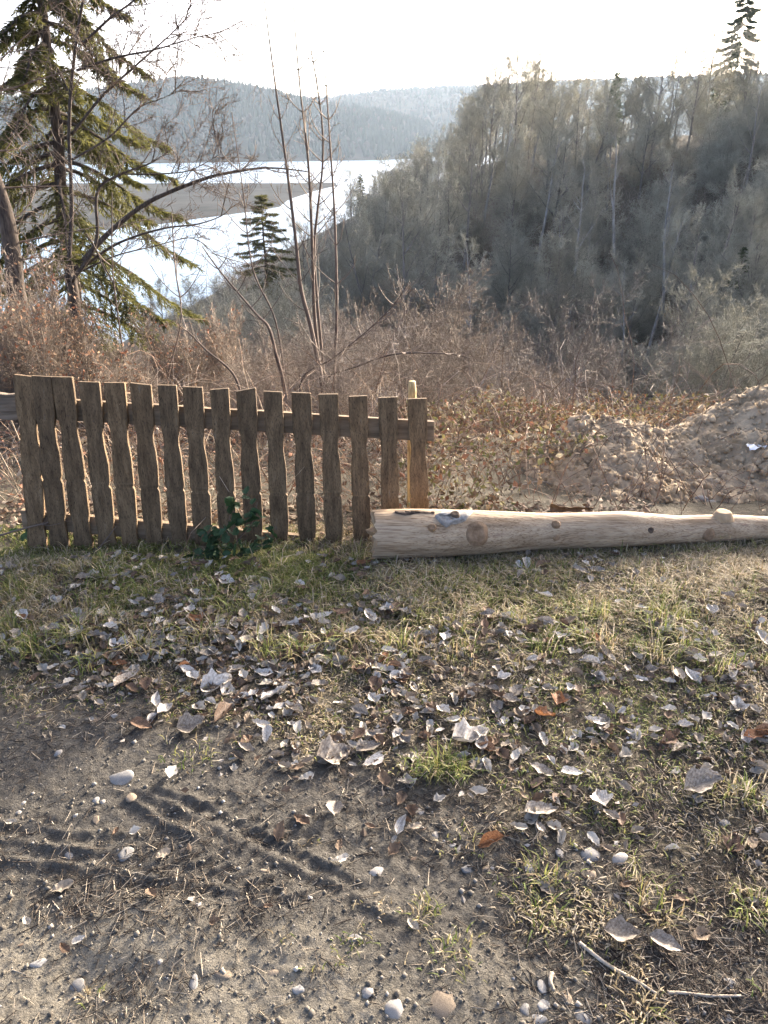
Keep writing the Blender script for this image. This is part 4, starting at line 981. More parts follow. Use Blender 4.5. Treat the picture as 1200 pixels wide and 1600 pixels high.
mb = MB(); V = np.concatenate([LV[0] - lo_, [[0, 0, 0]]]) ; V[-1] += ax * 0.01; mb.add(V, tris=[[i, (i + 1) % na, na] for i in range(na)]); link('cut_end', mb.mesh('cut_end', m_logend, smooth=False), log)
def log_hit(px, py):
    o = np.array((0, 0, CAM_H)); d = np.array(ray(px, py)); best = None
    P = LV.reshape(-1, 3) - o; k = P @ d / (d @ d); dist = np.linalg.norm(P - k[:, None] * d, axis=1)
    m = dist < 0.012
    idx = np.where(m)[0]; i = idx[np.argmin(k[idx])] if len(idx) else np.argmin(dist)
    a, t = divmod(i, na); p = LV[a, t]; nrm = p - ctr[a]; return Vector(p), norm(Vector(nrm))
def knot(px, py, r, h, mat, mat2=None, name='knot', tilt=0):
    p, n = log_hit(px, py); u = norm(Vector(tuple(ax)) - n * n.dot(Vector(tuple(ax)))); v = n.cross(u); mb = MB(); m = 18; V = []
    prof = [(1.5, -0.4 * h - 0.004), (1.18, 0.25 * h), (1.0, 0.85 * h), (0.86, h), (0.5, h * 0.96), (0.0, h * 0.92)]
    Rk = random.Random(px)
    for f, z in prof:
        for k in range(m):
            a = k * 2 * math.pi / m; rr = r * f * (1 + 0.06 * math.sin(3 * a + px) + Rk.gauss(0, 0.015))
            V.append(tuple(p + u * (rr * math.cos(a) * 1.1) + v * (rr * math.sin(a)) + n * z - Vector(tuple(lo_))))
    Q = [[a * m + i, a * m + (i + 1) % m, (a + 1) * m + (i + 1) % m, (a + 1) * m + i] for a in range(len(prof) - 1) for i in range(m)]
    mb.add(V, quads=Q); return link(name, mb.mesh(name, mat), log)
knot(746, 834, 0.034, 0.006, m_knot); knot(672, 822, 0.013, 0.016, m_knot); knot(870, 819, 0.014, 0.012, m_knot); knot(869, 843, 0.011, 0.006, m_knot)
knot(1017, 825, 0.010, 0.004, m_barkdark); knot(1128, 803, 0.030, 0.022, m_logend, name='branch_stub'); knot(1110, 838, 0.02, 0.008, m_knot)
# bark left on the log: a pale patch with its own knot, and a dark strip
def bark_patch(name, outline, mat, lift):
    ps = [log_hit(*p) for p in outline]; c = sum((p for p, n in ps), Vector()) / len(ps)
    cn = norm(sum((n for p, n in ps), Vector())); cpx = sum(p[0] for p in outline) / len(outline); cpy = sum(p[1] for p in outline) / len(outline)
    mb = MB(); rings = 5; m = len(outline); V = []
    for r in range(rings + 1):
        for k in range(m):
            f = 1 - r / rings
            px = cpx + (outline[k][0] - cpx) * f; py = cpy + (outline[k][1] - cpy) * f; p, n = log_hit(px, py)
            V.append(p + n * (lift if r else lift * 0.9) - Vector(tuple(lo_)))
    for k in range(m): V.append(ps[k][0] - ps[k][1] * 0.004 - Vector(tuple(lo_)))
    Q = [[a * m + i, a * m + (i + 1) % m, (a + 1) * m + (i + 1) % m, (a + 1) * m + i] for a in range(rings) for i in range(m)]
    b_ = (rings + 1) * m; Q += [[b_ + i, b_ + (i + 1) % m, (i + 1) % m, i] for i in range(m)]
    mb.add([tuple(v) for v in V], quads=Q); o = link(name, mb.mesh(name, mat), log); return o
o = bark_patch('bark_patch', [(677, 803), (684, 800), (695, 797), (710, 796), (725, 795), (737, 797), (736, 803), (730, 812), (715, 816), (702, 821), (695, 823), (688, 816), (684, 808)], m_barkpale, 0.006)
o['label'] = 'pale grey patch of bark left on the log'
knot(708, 806, 0.016, 0.016, m_barkdark)
bark_patch('bark_strip', [(620, 798), (640, 797), (660, 797), (677, 798), (676, 800), (655, 801), (635, 802), (621, 801)], m_barkdark, 0.005)
tag(log, 'peeled pale log lying in the grass across the fence end', 'log')
# curved dark piece of bark behind the log
pts = [at(862, 787, 3.28), at(880, 793, 3.26), at(905, 793, 3.26), at(928, 794, 3.28)]; mb = MB(); V = []
for k, p in enumerate(smooth_line(pts, 9)):
    h = 0.06 - 0.004 * k
    for j in range(5): V.append((p[0], p[1] + 0.02 * math.sin(j * .9), p[2] + 0.004 * (k % 2) - h * j / 4))
for v in list(V): V.append((v[0], v[1] + 0.006, v[2] - 0.001))
Q = [[k * 5 + j, k * 5 + j + 1, k * 5 + 6 + j, k * 5 + 5 + j] for k in range(8) for j in range(4)]; Q += [[a + 45 for a in q[::-1]] for q in Q]; Q += [[k * 5, k * 5 + 5, k * 5 + 50, k * 5 + 45] for k in range(8)]
mb.add(V, quads=Q); tag(link('bark_slab', mb.mesh('bark_slab', m_knot)), 'curled brown slab of bark showing above the log', 'bark slab')

# ------------------------------------------------------------------ sticks and branches
def stick(pxs, Y, r, mat, label, name='stick', n=14, ground=False, twigs=0, seed=0):
    if ground:
        pts = []
        for a, b in pxs:
            g = on_z(a, b, 0.0); z = float(H(np.array([g.x]), np.array([g.y]))[0]); g = on_z(a, b, z + r); pts.append(g)
    else: pts = [at(a, b, Y + 0.05 * k) for k, (a, b) in enumerate(pxs)]
    L = smooth_line(pts, n); o0 = L[0]; mb = MB(); tube(mb, L - o0, np.linspace(r, r * 0.6, n), 7, rough=0.08, seed=seed)
    R = random.Random(seed); out = []
    for k in range(twigs):
        i = R.randrange(2, n - 1); d = norm(Vector(L[i] - L[i - 1])); grow(out, Vector(L[i] - o0), norm(d + perp(d, R)), R.uniform(0.08, 0.25), r * 0.4, 2, P_SHRUB, R)
    if out: segs_to(mb, segarr(out), 4)
    tag(link(name, mb.mesh(name, mat), None, Vector(o0)), label, 'branch' if name == 'branch' else 'stick')
stick([(905, 1473), (950, 1508), (990, 1530), (1026, 1553)], 0, 0.0048, m_stick, 'long pale stick lying on the dirt at the lower right', ground=True)
stick([(1043, 1551), (1070, 1552), (1110, 1556), (1158, 1556)], 0, 0.004, m_stick, 'pale stick lying flat beside the long one, nearer the right edge', ground=True, seed=2)
stick([(1013, 873), (1040, 866), (1100, 868), (1150, 880), (1205, 893)], 0, 0.004, m_twig, 'thin dark twig in the grass before the right end of the log', ground=True, seed=3, twigs=2)
stick([(975, 862), (1010, 853), (1040, 842), (1062, 828)], 2.85, 0.004, m_twig, 'dark twig leaning on the log', seed=4, twigs=1)
stick([(862, 1521), (860, 1535), (866, 1548)], 0, 0.006, m_stick, 'short pale stub of wood among pebbles at the bottom', ground=True, seed=5)
stick([(868, 737), (900, 739), (935, 741), (972, 743)], 4.0, 0.011, m_twig, 'dark straight stick lying at the foot of the soil heap', seed=6)
stick([(803, 800), (800, 770), (795, 742)], 3.55, 0.006, m_twigpale, 'pale upright stick behind the log between brambles and heap', 'branch', seed=7, twigs=3)
stick([(795, 765), (820, 757), (845, 752), (868, 760)], 3.6, 0.005, m_twigpale, 'pale bent branch lying across the brambles behind the log', 'branch', seed=8, twigs=2)
stick([(884, 692), (890, 655), (905, 630), (898, 612)], 6.0, 0.007, m_twigpale, 'pale crooked branch standing at the edge of the ravine', 'branch', seed=9, twigs=3)
stick([(1082, 660), (1084, 630), (1074, 600), (1062, 585)], 5.6, 0.005, m_twigpale, 'thin pale branch standing behind the soil heap', 'branch', seed=10, twigs=3)
stick([(-5, 838), (40, 825), (80, 815), (110, 803), (150, 797)], 2.86, 0.0045, m_twig, 'dark bramble cane lying across the left pickets', seed=11, twigs=2)
stick([(140, 868), (160, 850), (182, 822)], 2.84, 0.004, m_twig, 'short dark twig leaning on the fourth picket', seed=12)
for i, (a, b, lb) in enumerate([((-5, 700), (40, 790), 'pale cane slanting behind the left fence end'), ((10, 640), (75, 800), 'long pale cane slanting behind the first pickets'), ((-5, 770), (60, 840), 'low pale cane beside the left picket')]):
    stick([a, ((a[0] + b[0]) / 2, (a[1] + b[1]) / 2 - 3), b], 3.3 + 0.1 * i, 0.004, m_stick, lb, seed=20 + i)

# ------------------------------------------------------------------ pebbles
PEB = [(187, 1217, 50, 30, 'g', 'largest flat grey stone, set in the dirt at the left'), (195, 1335, 30, 22, 'g', 'oval grey pebble in the wheel rut'), (109, 1336, 17, 15, 'g', 'round pebble in the rut left of the oval one'),
       (993, 1221, 44, 38, 't', 'chunky tan stone in the thin grass at the right'), (922, 1335, 32, 22, 'g', 'flat blue grey pebble, left of a close pair'), (966, 1341, 35, 22, 'w', 'flat pale pebble, right of a close pair'),
       (589, 1363, 25, 18, 'w', 'round pale pebble in the middle of the dirt'), (615, 1576, 30, 27, 'w', 'round whitish pebble at the bottom centre'), (1070, 1582, 62, 36, 't', 'large earthy rock half buried at the bottom right'),
       (695, 1565, 60, 42, 't', 'lump of earthy rock at the bottom, right of the whitish pebble'), (345, 1517, 40, 20, 't', 'low earthy rock at the bottom left'), (430, 1515, 40, 20, 't', 'low tan rock between two dirt clumps at the bottom'),
       (656, 1269, 18, 17, 'w', 'round pale pebble below the green tuft'), (120, 1541, 25, 18, 'g', 'grey pebble in the dry sand at the lower left'), (1092, 1510, 34, 20, 't', 'tan flat stone beside the long stick'), (872, 1587, 38, 26, 't', 'brown stone in the pebble cluster at the bottom')]
SMALL = [(91, 1176, 15, 14, 'w'), (150, 1250, 12, 12, 'g'), (160, 1253, 10, 9, 'w'), (205, 1245, 17, 16, 't'), (150, 1281, 12, 16, 't'), (36, 1255, 8, 9, 'w'), (29, 1270, 10, 8, 'w'), (415, 1361, 25, 6, 't'), (552, 1465, 27, 12, 'g'),
         (575, 1550, 18, 17, 'w'), (302, 1539, 14, 24, 'g'), (60, 1505, 26, 12, 'g'), (250, 1502, 8, 8, 'w'), (467, 1545, 20, 13, 'g'), (660, 1293, 13, 5, 'w'), (680, 1304, 13, 13, 'w'), (705, 1321, 15, 9, 'w'), (716, 1332, 10, 6, 'w'),
         (731, 1358, 28, 12, 'g'), (757, 1356, 14, 8, 't'), (827, 1357, 18, 14, 'g'), (875, 1332, 12, 16, 'w'), (922, 1366, 25, 16, 't'), (1132, 1285, 20, 13, 'g'), (847, 1540, 16, 24, 'g'), (821, 1577, 17, 16, 'g'), (848, 1571, 26, 15, 'g'),
         (885, 1561, 18, 18, 't'), (912, 1590, 32, 22, 'g'), (840, 1594, 32, 14, 'g'), (1140, 1539, 23, 18, 'g'), (1137, 1592, 20, 20, 'g'), (770, 1356, 9, 7, 'w'), (1163, 1265, 12, 6, 'w'), (118, 1274, 9, 8, 'w'), (310, 1414, 10, 9, 'w')]
smats = dict(g=m_stone_grey, t=m_stone_tan, w=m_stone_white)
peb_m = {k: [rock_mesh('pebble', 800 + i + ord(k), smats[k], 3, 0.6, 0.12, i != 0 or k == 't') for i in range(3)] for k in smats}
R = random.Random(41); PEBW = []
def ground_at(px, py, dz=0.0):
    g = on_z(px, py, 0.0)
    for _ in range(3):
        z = float(H(np.array([g.x]), np.array([g.y]))[0]); g = on_z(px, py, z + dz)
    return g
for px, py, w, h, k, *lb in PEB + SMALL:
    g = ground_at(px, py); dep = math.sqrt(g.y ** 2 + (CAM_H) ** 2); w *= 0.88; h *= 0.88; sx = w / F * dep / 2; sy = h / F * dep / 2 * 1.15
    o = link('pebble' if w < 37 else 'stone', R.choice(peb_m[k]), None, (g.x, g.y, g.z + (-0.42 if k == 't' and w > 26 else -0.16) * min(sx, sy))); o.scale = (sx * 1.05, sy * 1.1, min(sx, sy) * 0.85)
    o.rotation_euler = (R.gauss(0, .1), R.gauss(0, .1), R.choice((0, math.pi)) + R.gauss(0, 0.25))
    if lb: tag(o, lb[0], 'stone' if w > 36 else 'pebble')
    else: look = {'g': 'small grey pebble', 'w': 'small whitish pebble', 't': 'small tan pebble'}[k]; tag(o, look, 'pebble', 'small pebbles on the dirt'); PEBW.append((o, px, py, look))
# fine gravel
n = 5500; rng = np.random.default_rng(90); px = rng.uniform(-40, 1240, n); py = 1120 + 520 * rng.random(n); a = (px - 600) / F; b = (800 - py) / F; t = -CAM_H / (b * CP - SP); x = a * t; y = (CP + b * SP) * t
z = H(x, y); s = 0.0012 + rng.exponential(0.0015, n); s = np.minimum(s, 0.009)
V = (oc[None] * (0.7 + 0.6 * rng.random((n, 6, 1))) * np.array([1, 1, .7])) * s[:, None, None] + np.stack([x, y, z + s * 0.3], -1)[:, None]
T = np.array([[0, 2, 4], [2, 1, 4], [1, 3, 4], [3, 0, 4], [2, 0, 5], [1, 2, 5], [3, 1, 5], [0, 3, 5]]); T = (T[None] + (np.arange(n) * 6)[:, None, None]).reshape(-1, 3)
c = np.array([(0.15, 0.135, 0.11), (0.24, 0.22, 0.19), (0.36, 0.34, 0.31), (0.10, 0.088, 0.07)])[rng.choice(4, n, p=[.5, .12, .02, .36])]
mb = MB(); mb.add(V.reshape(-1, 3), tris=T, col=np.repeat(c, 6, 0)); tag(link('gravel', mb.mesh('gravel', m_needlelit, color=True)), 'fine grit and crumbs of earth on the track', 'gravel', kind='stuff')

# ------------------------------------------------------------------ grass, needles, leaves
def px_to_ground(px, py):
    a = (px - 600) / F; b = (800 - py) / F; t = -CAM_H / (b * CP - SP); return a * t, (CP + b * SP) * t
def turf(px, py, x, y):
    n = fbm(x * 3.2, y * 3.2, 3, 201)
    e = grass_edge(px)
    d = sstep(70, -70, py - e + 80 * n) * (1 - 0.45 * sstep(1040, 1200, py)) * (0.5 + 0.5 * sstep(-0.35, 0.15, fbm(x * 7, y * 7, 2, 215)))
    patches = sstep(0.16, 0.5, fbm(x * 5.5, y * 5.5, 2, 211)) * sstep(480, 760, px + 0.15 * (py - 1200)) * (1 - sstep(1490, 1600, py)) * 0.75
    return np.clip(np.maximum(d * (0.55 + 0.6 * vnoise(x * 5, y * 5, 221)), patches), 0, 1)
rng = np.random.default_rng(70)
def blades(mb, x, y, z, L, wd, lean, cols, rng, az=None):
    n = len(x); az = rng.random(n) * 6.283 if az is None else az
    d = np.stack([np.cos(az), np.sin(az), 0 * az], -1); w = np.stack([-np.sin(az), np.cos(az), 0 * az], -1)
    p = np.stack([x, y, z - 0.004], -1); le = lean[:, None]; L = L[:, None]; wd = wd[:, None]; up = np.array([[0, 0, 1.]])
    q1 = p + (d * le * 0.35 + up * (1 - 0.2 * le)) * L * 0.45; q2 = q1 + (d * le * 0.9 + up * (0.75 - 0.6 * le)) * L * 0.35; q3 = q2 + (d * le * 1.2 + up * (0.45 - 0.75 * le)) * L * 0.3
    V = np.stack([p - w * wd, p + w * wd, q1 - w * wd * .9, q1 + w * wd * .9, q2 - w * wd * .6, q2 + w * wd * .6, q3], 1)
    o = (np.arange(n) * 7)[:, None]
    Q = np.concatenate([o + np.array([[0, 1, 3, 2]]), o + np.array([[2, 3, 5, 4]])]); T = o + np.array([[4, 5, 6]])
    mb.add(V.reshape(-1, 3), quads=Q, tris=T, col=np.repeat(cols, 7, 0))
GREEN = np.array([(0.11, 0.15, 0.035), (0.16, 0.19, 0.05), (0.22, 0.23, 0.07), (0.28, 0.265, 0.095)]); STRAW = np.array([(0.44, 0.36, 0.22), (0.36, 0.285, 0.16), (0.54, 0.46, 0.32), (0.27, 0.21, 0.12), (0.42, 0.36, 0.27)])
mbg = MB()
# turf tufts
N = 20000; tx = rng.uniform(-2.1, 2.1, N); ty = rng.uniform(0.95, 3.15, N); tpx, tpy = project(tx, ty, 0 * tx)
dens = turf(tpx, tpy, tx, ty); k = (rng.random(N) < dens) & (tpx > -150) & (tpx < 1350); tx, ty, tpx, tpy, dens = tx[k], ty[k], tpx[k], tpy[k], dens[k]
near_f = sstep(1040, 900, tpy)
nb = (6 + 12 * rng.random(len(tx)) * (0.5 + near_f)).astype(int); idx = np.repeat(np.arange(len(tx)), nb); m = len(idx)
bx = tx[idx] + rng.normal(0, 0.016, m); by = ty[idx] + rng.normal(0, 0.016, m)
clump = vnoise(tx * 4, ty * 4, 231)
hgt = (0.024 + 0.052 * near_f * (0.4 + 1.2 * clump) * (1 - 0.6 * sstep(905, 870, tpy)))[idx] * (0.5 + 1.0 * rng.random(m))
grn = (fbm(tx * 2.4, ty * 2.4, 3, 241) * 0.9 + 0.16 - 0.10 * sstep(600, 1200, tpx) + 0.38 * sstep(1000, 900, tpy) * sstep(800, 300, tpx))[idx] + 0.30 * rng.normal(size=m)
cols = np.where((grn > 0.28)[:, None], GREEN[rng.integers(0, 4, m)], STRAW[rng.integers(0, 5, m)]) * (0.75 + 0.5 * rng.random((m, 1)))
blades(mbg, bx, by, H(bx, by), hgt, 0.0010 + 0.0011 * rng.random(m), 0.35 + 0.95 * rng.random(m), cols, rng)
print('turf blades', m)
# longer tufts: pixel x, y, height, blades, spread, greenness
TUFTS = [(685, 1205, 0.075, 150, 0.055, 0.85), (720, 1200, 0.05, 70, 0.04, 0.8), (640, 1205, 0.05, 50, 0.04, 0.6), (990, 1010, 0.05, 40, 0.03, 0.8), (20, 930, 0.12, 70, 0.05, 0.9), (60, 1020, 0.11, 80, 0.06, 0.85), (110, 1000, 0.11, 70, 0.05, 0.8), (20, 985, 0.09, 60, 0.05, 0.85),
         (380, 960, 0.11, 90, 0.07, 0.85), (350, 930, 0.10, 70, 0.06, 0.8), (240, 925, 0.10, 60, 0.06, 0.5), (480, 930, 0.10, 80, 0.07, 0.6), (600, 930, 0.10, 80, 0.07, 0.65), (640, 960, 0.10, 70, 0.06, 0.65), (700, 915, 0.09, 60, 0.06, 0.35), (830, 915, 0.09, 90, 0.06, 0.5),
         (170, 900, 0.12, 50, 0.05, 0.5), (130, 905, 0.11, 50, 0.06, 0.4), (430, 890, 0.13, 50, 0.06, 0.6), (555, 880, 0.14, 40, 0.05, 0.6), (1000, 900, 0.08, 60, 0.08, 0.6), (1100, 880, 0.08, 70, 0.09, 0.7), (1150, 930, 0.08, 60, 0.08, 0.55), (900, 950, 0.07, 60, 0.07, 0.5),
         (1180, 1000, 0.06, 50, 0.07, 0.5), (770, 960, 0.07, 60, 0.07, 0.4), (660, 1430, 0.035, 60, 0.04, 0.45), (700, 1490, 0.035, 70, 0.06, 0.45), (850, 1370, 0.045, 60, 0.05, 0.6), (850, 1430, 0.045, 70, 0.05, 0.55), (1000, 1385, 0.045, 60, 0.05, 0.45), (1020, 1430, 0.05, 60, 0.05, 0.4),
         (1010, 1590, 0.045, 60, 0.04, 0.3), (1180, 1420, 0.055, 70, 0.05, 0.5), (1160, 1245, 0.06, 80, 0.06, 0.6), (1090, 1230, 0.05, 50, 0.05, 0.5), (140, 1560, 0.03, 20, 0.02, 0.6), (445, 1465, 0.03, 16, 0.02, 0.4), (1130, 1325, 0.04, 50, 0.05, 0.4), (300, 1185, 0.03, 90, 0.08, 0.6), (480, 1150, 0.03, 60, 0.07, 0.5), (720, 1320, 0.03, 40, 0.06, 0.5)]
for k in range(110):
    TUFTS.append((rng.uniform(-20, 1220), rng.uniform(896, 1045), rng.uniform(0.05, 0.11), int(rng.uniform(25, 55)), rng.uniform(0.03, 0.06), rng.uniform(0.25, 0.85)))
for px, py, h, n, sp, gr in TUFTS:
    g = ground_at(px, py); x = g.x + rng.normal(0, sp * 0.6, n); y = g.y + rng.normal(0, sp * 0.5, n); az = np.arctan2(y - g.y, x - g.x) + rng.normal(0, 1.3, n)
    c = np.where(rng.random((n, 1)) < gr, GREEN[rng.integers(0, 4, n)], STRAW[rng.integers(0, 5, n)]) * (0.75 + 0.5 * rng.random((n, 1)))
    blades(mbg, x, y, H(x, y), h * (0.5 + 0.9 * rng.random(n)), 0.0010 + 0.0012 * rng.random(n), 0.25 + 0.95 * rng.random(n), c, rng, az)
# tall thin straws along the fence and log foot
n = 420; x = rng.uniform(-1.75, 1.9, n); y = np.where(x < 0.12, 2.84, 2.74 + 0.1 * (x - 0.1)) + rng.normal(0, 0.06, n); c = np.where(rng.random((n, 1)) < 0.45, GREEN[rng.integers(0, 4, n)], STRAW[rng.integers(0, 5, n)])
blades(mbg, x, y, H(x, y), 0.035 + 0.12 * rng.random(n) ** 3, 0.001 + 0.0012 * rng.random(n), 0.3 + 1.0 * rng.random(n), c, rng)
n = 700; ks = rng.integers(0, nl - 30, n); x = ctr[ks, 0] + rng.normal(0, 0.01, n); y = ctr[ks, 1] - rad[ks] * rng.uniform(0.75, 1.25, n); c = np.where(rng.random((n, 1)) < 0.4, GREEN[rng.integers(0, 4, n)], STRAW[rng.integers(0, 5, n)])
blades(mbg, x, y, H(x, y), 0.02 + 0.07 * rng.random(n) ** 2, 0.001 + 0.001 * rng.random(n), 0.3 + 0.9 * rng.random(n), c, rng)
tag(link('grass', mbg.mesh('grass', m_grass, smooth=False, color=True)), 'mixed green and straw coloured winter grass', 'grass', kind='stuff')

# dry needles and bits of straw strewn over the dirt
n = 42000; px = rng.uniform(-60, 1260, n); py = 900 + 720 * rng.random(n) ** 0.9; x, y = px_to_ground(px, py)
dn = np.clip(0.30 + 0.9 * fbm(x * 3, y * 3, 3, 251) + 0.35 * sstep(500, 900, px) - 0.55 * sand_mask(px, py), 0.03, 1); k = rng.random(n) < dn; x, y = x[k], y[k]; n = len(x)
az = rng.random(n) * 6.283; L = 0.008 + 0.042 * rng.random(n) ** 1.8; dx, dy = np.cos(az) * L, np.sin(az) * L
x2, y2 = x + dx, y + dy; z1 = H(x, y) + 0.0012 + 0.005 * rng.random(n) ** 2; z2 = H(x2, y2) + 0.0012 + 0.006 * rng.random(n) ** 2
A = np.stack([x, y, z1, x2, y2, z2, 0.0006 + 0.0011 * rng.random(n) ** 2, 0.0005 + 0.0006 * rng.random(n)], -1)
c = np.array([(0.035, 0.026, 0.02), (0.085, 0.066, 0.048), (0.19, 0.155, 0.115), (0.34, 0.29, 0.22)])[rng.choice(4, n, p=[.4, .2, .2, .2])]
mb = MB(); segs_to(mb, A, 3, c); tag(link('needle_litter', mb.mesh('needle_litter', m_needlelit, color=True)), 'dry brown needles and straws strewn over the dirt', 'litter', kind='stuff')

# fallen leaves
def leaf_mesh(name, seed, mat, lobes=0, curl=0.5, asp=0.62, torn=False):
    R = np.random.default_rng(seed); ns, nw = 8, 5; V = []
    ph = R.random(4) * 6
    for i in range(ns):
        s = i / (ns - 1); w = asp * 0.5 * math.sin(math.pi * min(1, s ** 0.72 * 0.985 + 0.01)) ** 0.8 * (1 + 0.12 * R.normal())
        if lobes: w *= 1 + 0.22 * math.cos(lobes * math.pi * 2 * s + ph[3])
        for j in range(nw):
            v = (j / (nw - 1) - 0.5) * 2
            ww = w * (1 - (0.45 * R.random() if torn and R.random() < 0.4 and abs(v) > .9 else 0.06 * R.random()))
            x = s - 0.5 + 0.05 * math.sin(3 * s + ph[0]); y = v * ww + 0.05 * math.sin(4 * s + ph[1])
            z = curl * (0.55 * ww * abs(v) ** 1.6 + 0.26 * (s - 0.45) ** 2 * (1 if ph[2] > 2 else -0.5) + 0.035 * math.sin(7 * s + 3 * v + ph[2])) + 0.05 * ((i % 2) - 0.5) * abs(v) + 0.02 * R.normal() + 0.07 * abs(v)
            V.append((x, y, z))
    V = np.array(V); Q = [[i * nw + j, i * nw + j + 1, (i + 1) * nw + j + 1, (i + 1) * nw + j] for i in range(ns - 1) for j in range(nw - 1)]
    st = np.array([(-0.5, 0, 0.0), (-0.68, 0.03, 0.02), (-0.5, 0.012, 0.004), (-0.68, 0.045, 0.024)]); mb = MB(); mb.add(V, quads=Q); mb.add(st, quads=[[0, 1, 3, 2]])
    return mb.mesh(name, mat)
LM = {}
for nm, mt in (('grey', m_leafgrey), ('silver', m_leafpale), ('brown', m_leafbrown), ('rust', m_leafrust)):
    LM[nm] = [leaf_mesh('fallen_leaf', 900 + i, mt, lobes=(0, 0, 0, 3, 2, 0, 0)[i], curl=(0.4, 0.8, 0.6, 0.6, 0.8, 1.2, 0.3)[i], asp=(0.52, 0.6, 0.40, 0.72, 0.85, 0.46, 0.62)[i], torn=i in (1, 3, 6)) for i in range(7)]
LLAB = {'grey': ('grey dry leaf', 'grey dry leaves on the ground'), 'silver': ('silvery dry leaf', 'silvery dry leaves on the ground'),
        'brown': ('brown dry leaf', 'brown dry leaves on the ground'), 'rust': ('rusty dry leaf', 'rusty dry leaves on the ground')}
R = random.Random(17); nleaf = 0; LEAFW = []
def put_leaf(px, py, size, kind, rz=None, label=None, tilt=0.28, lift=None):
    g = ground_at(px, py)
    o = link('fallen_leaf', R.choice(LM[kind]), None, (g.x, g.y, g.z + (lift if lift is not None else R.uniform(0.004, 0.016)))); s = size
    o.scale = (s, s, s); o.rotation_euler = (R.gauss(0, tilt), R.gauss(0, tilt), R.random() * 6.28 if rz is None else rz)
    lb, gr = LLAB[kind]
    if label: tag(o, label, 'leaf')
    else: tag(o, lb, 'leaf', gr); LEAFW.append((o, px, py, lb))
for px, py, s, kd, rz, lb in [(735, 1158, 0.16, 'silver', 0.2, 'large pale crumpled leaf beside the green tuft'), (752, 1150, 0.11, 'silver', 1.2, 'crumpled pale leaf right behind the large one'), (795, 972, 0.12, 'silver', -0.6, 'folded pale leaf standing up in the grass below the log'),
                              (772, 972, 0.12, 'brown', 0.5, 'reddish brown leaf beside the folded pale leaf'), (165, 965, 0.10, 'silver', 0.4, 'white curled leaf in the grass at the left'), (318, 1010, 0.08, 'rust', 1.3, 'orange leaf standing upright in the left grass'),
                              (990, 853, 0.12, 'rust', 0.1, 'large orange leaf leaning on the log'), (480, 1025, 0.09, 'rust', 0.0, 'flat rusty leaf in the middle of the grass'), (270, 1213, 0.07, 'silver', 1.5, 'small white leaf alone on the dirt right of the largest stone'), (340, 1075, 0.15, 'silver', 0.1, 'long pale ragged leaf at the edge of the dirt'),
                              (430, 1090, 0.13, 'silver', 0.5, 'pale ragged leaf right of the long one'), (350, 1118, 0.12, 'brown', 1.1, 'brown and grey leaf curled over at the dirt edge'), (300, 1138, 0.12, 'grey', 0.3, 'flat grey leaf left of the curled one'), (520, 1185, 0.15, 'grey', 0.4, 'cluster leaf of ragged grey lying left of the green tuft'),
                              (200, 1065, 0.12, 'grey', 1.0, 'crumpled grey leaf at the upper left of the dirt'), (970, 1465, 0.11, 'grey', -0.2, 'large flat muddy leaf pressed into the dirt'), (1040, 1480, 0.09, 'grey', -0.5, 'muddy leaf right of the large pressed one'), (940, 1255, 0.10, 'silver', 1.5, 'white lobed leaf below the tan stone'), (845, 1272, 0.11, 'grey', 0.2, 'flat grey leaf left of the white lobed one'),
                              (1095, 1230, 0.14, 'grey', 0.3, 'wide grey leaf in the grass at the right'), (1180, 1155, 0.11, 'rust', 0.0, 'rusty leaf at the right edge of the grass'), (1150, 1050, 0.09, 'brown', 0.4, 'dark brown leaf in the grass near the right edge'), (850, 1122, 0.09, 'rust', -0.5, 'reddish leaf half hidden in the grass right of the green tuft')]:
    put_leaf(px, py, s * 0.78, kd, rz, lb, 0.2, 0.012); nleaf += 1
def leaf_w(px, py):
    x, y = px_to_ground(px, py); c = np.interp(px, [-50, 100, 250, 450, 600, 800, 1250], [975, 985, 1020, 1045, 1050, 1055, 1085])
    b = np.exp(-((py - c) / np.interp(px, [0, 600, 1200], [70, 95, 130])) ** 2) * np.interp(px, [-50, 120, 250, 600, 700, 1200], [0.55, 0.8, 0.95, 0.85, 0.42, 0.34]) + 0.30 * (py < 1010)
    b = b + 0.35 * np.exp(-((px - 510) / 70) ** 2 - ((py - 1175) / 30) ** 2) + 0.10 * (px > 620) * (py > 1150) * (py < 1330)
    return b * np.clip(0.30 + 1.5 * (fbm(x * 5, y * 5, 2, 261) + 0.25), 0.05, 1.2)
while nleaf < 300:
    px = R.uniform(-30, 1230); py = R.uniform(885, 1420)
    w = leaf_w(np.array([px]), np.array([py]))[0]
    if R.random() > w: continue
    kd = R.choices(['grey', 'silver', 'brown', 'rust'], [44, 30, 22, 4])[0]
    put_leaf(px, py, R.uniform(0.032, 0.072), kd, tilt=0.16, lift=R.uniform(0.005, 0.014) + 0.026 * float(sstep(1080, 960, py))); nleaf += 1
mb = MB(); n = 30000; px = rng.uniform(-60, 1260, n); py = rng.uniform(872, 1480, n); k = rng.random(n) < np.clip(leaf_w(px, py) * 0.5 + 0.005, 0, 1); x, y = px_to_ground(px[k], py[k]); n = len(x)
up_ = 0.022 * sstep(1080, 960, py[k]); h1 = n // 2
P_ = np.stack([x, y, H(x, y) + 0.003 + up_ + 0.007 * rng.random(n)], -1)
LV_ = []
for me in LM['grey']:
    v = np.empty(len(me.vertices) * 3, np.float32); me.vertices.foreach_get('co', v); LV_.append(v.reshape(-1, 3)[:40])
LQ_ = np.array([[i * 5 + j, i * 5 + j + 1, i * 5 + j + 6, i * 5 + j + 5] for i in range(7) for j in range(4)])
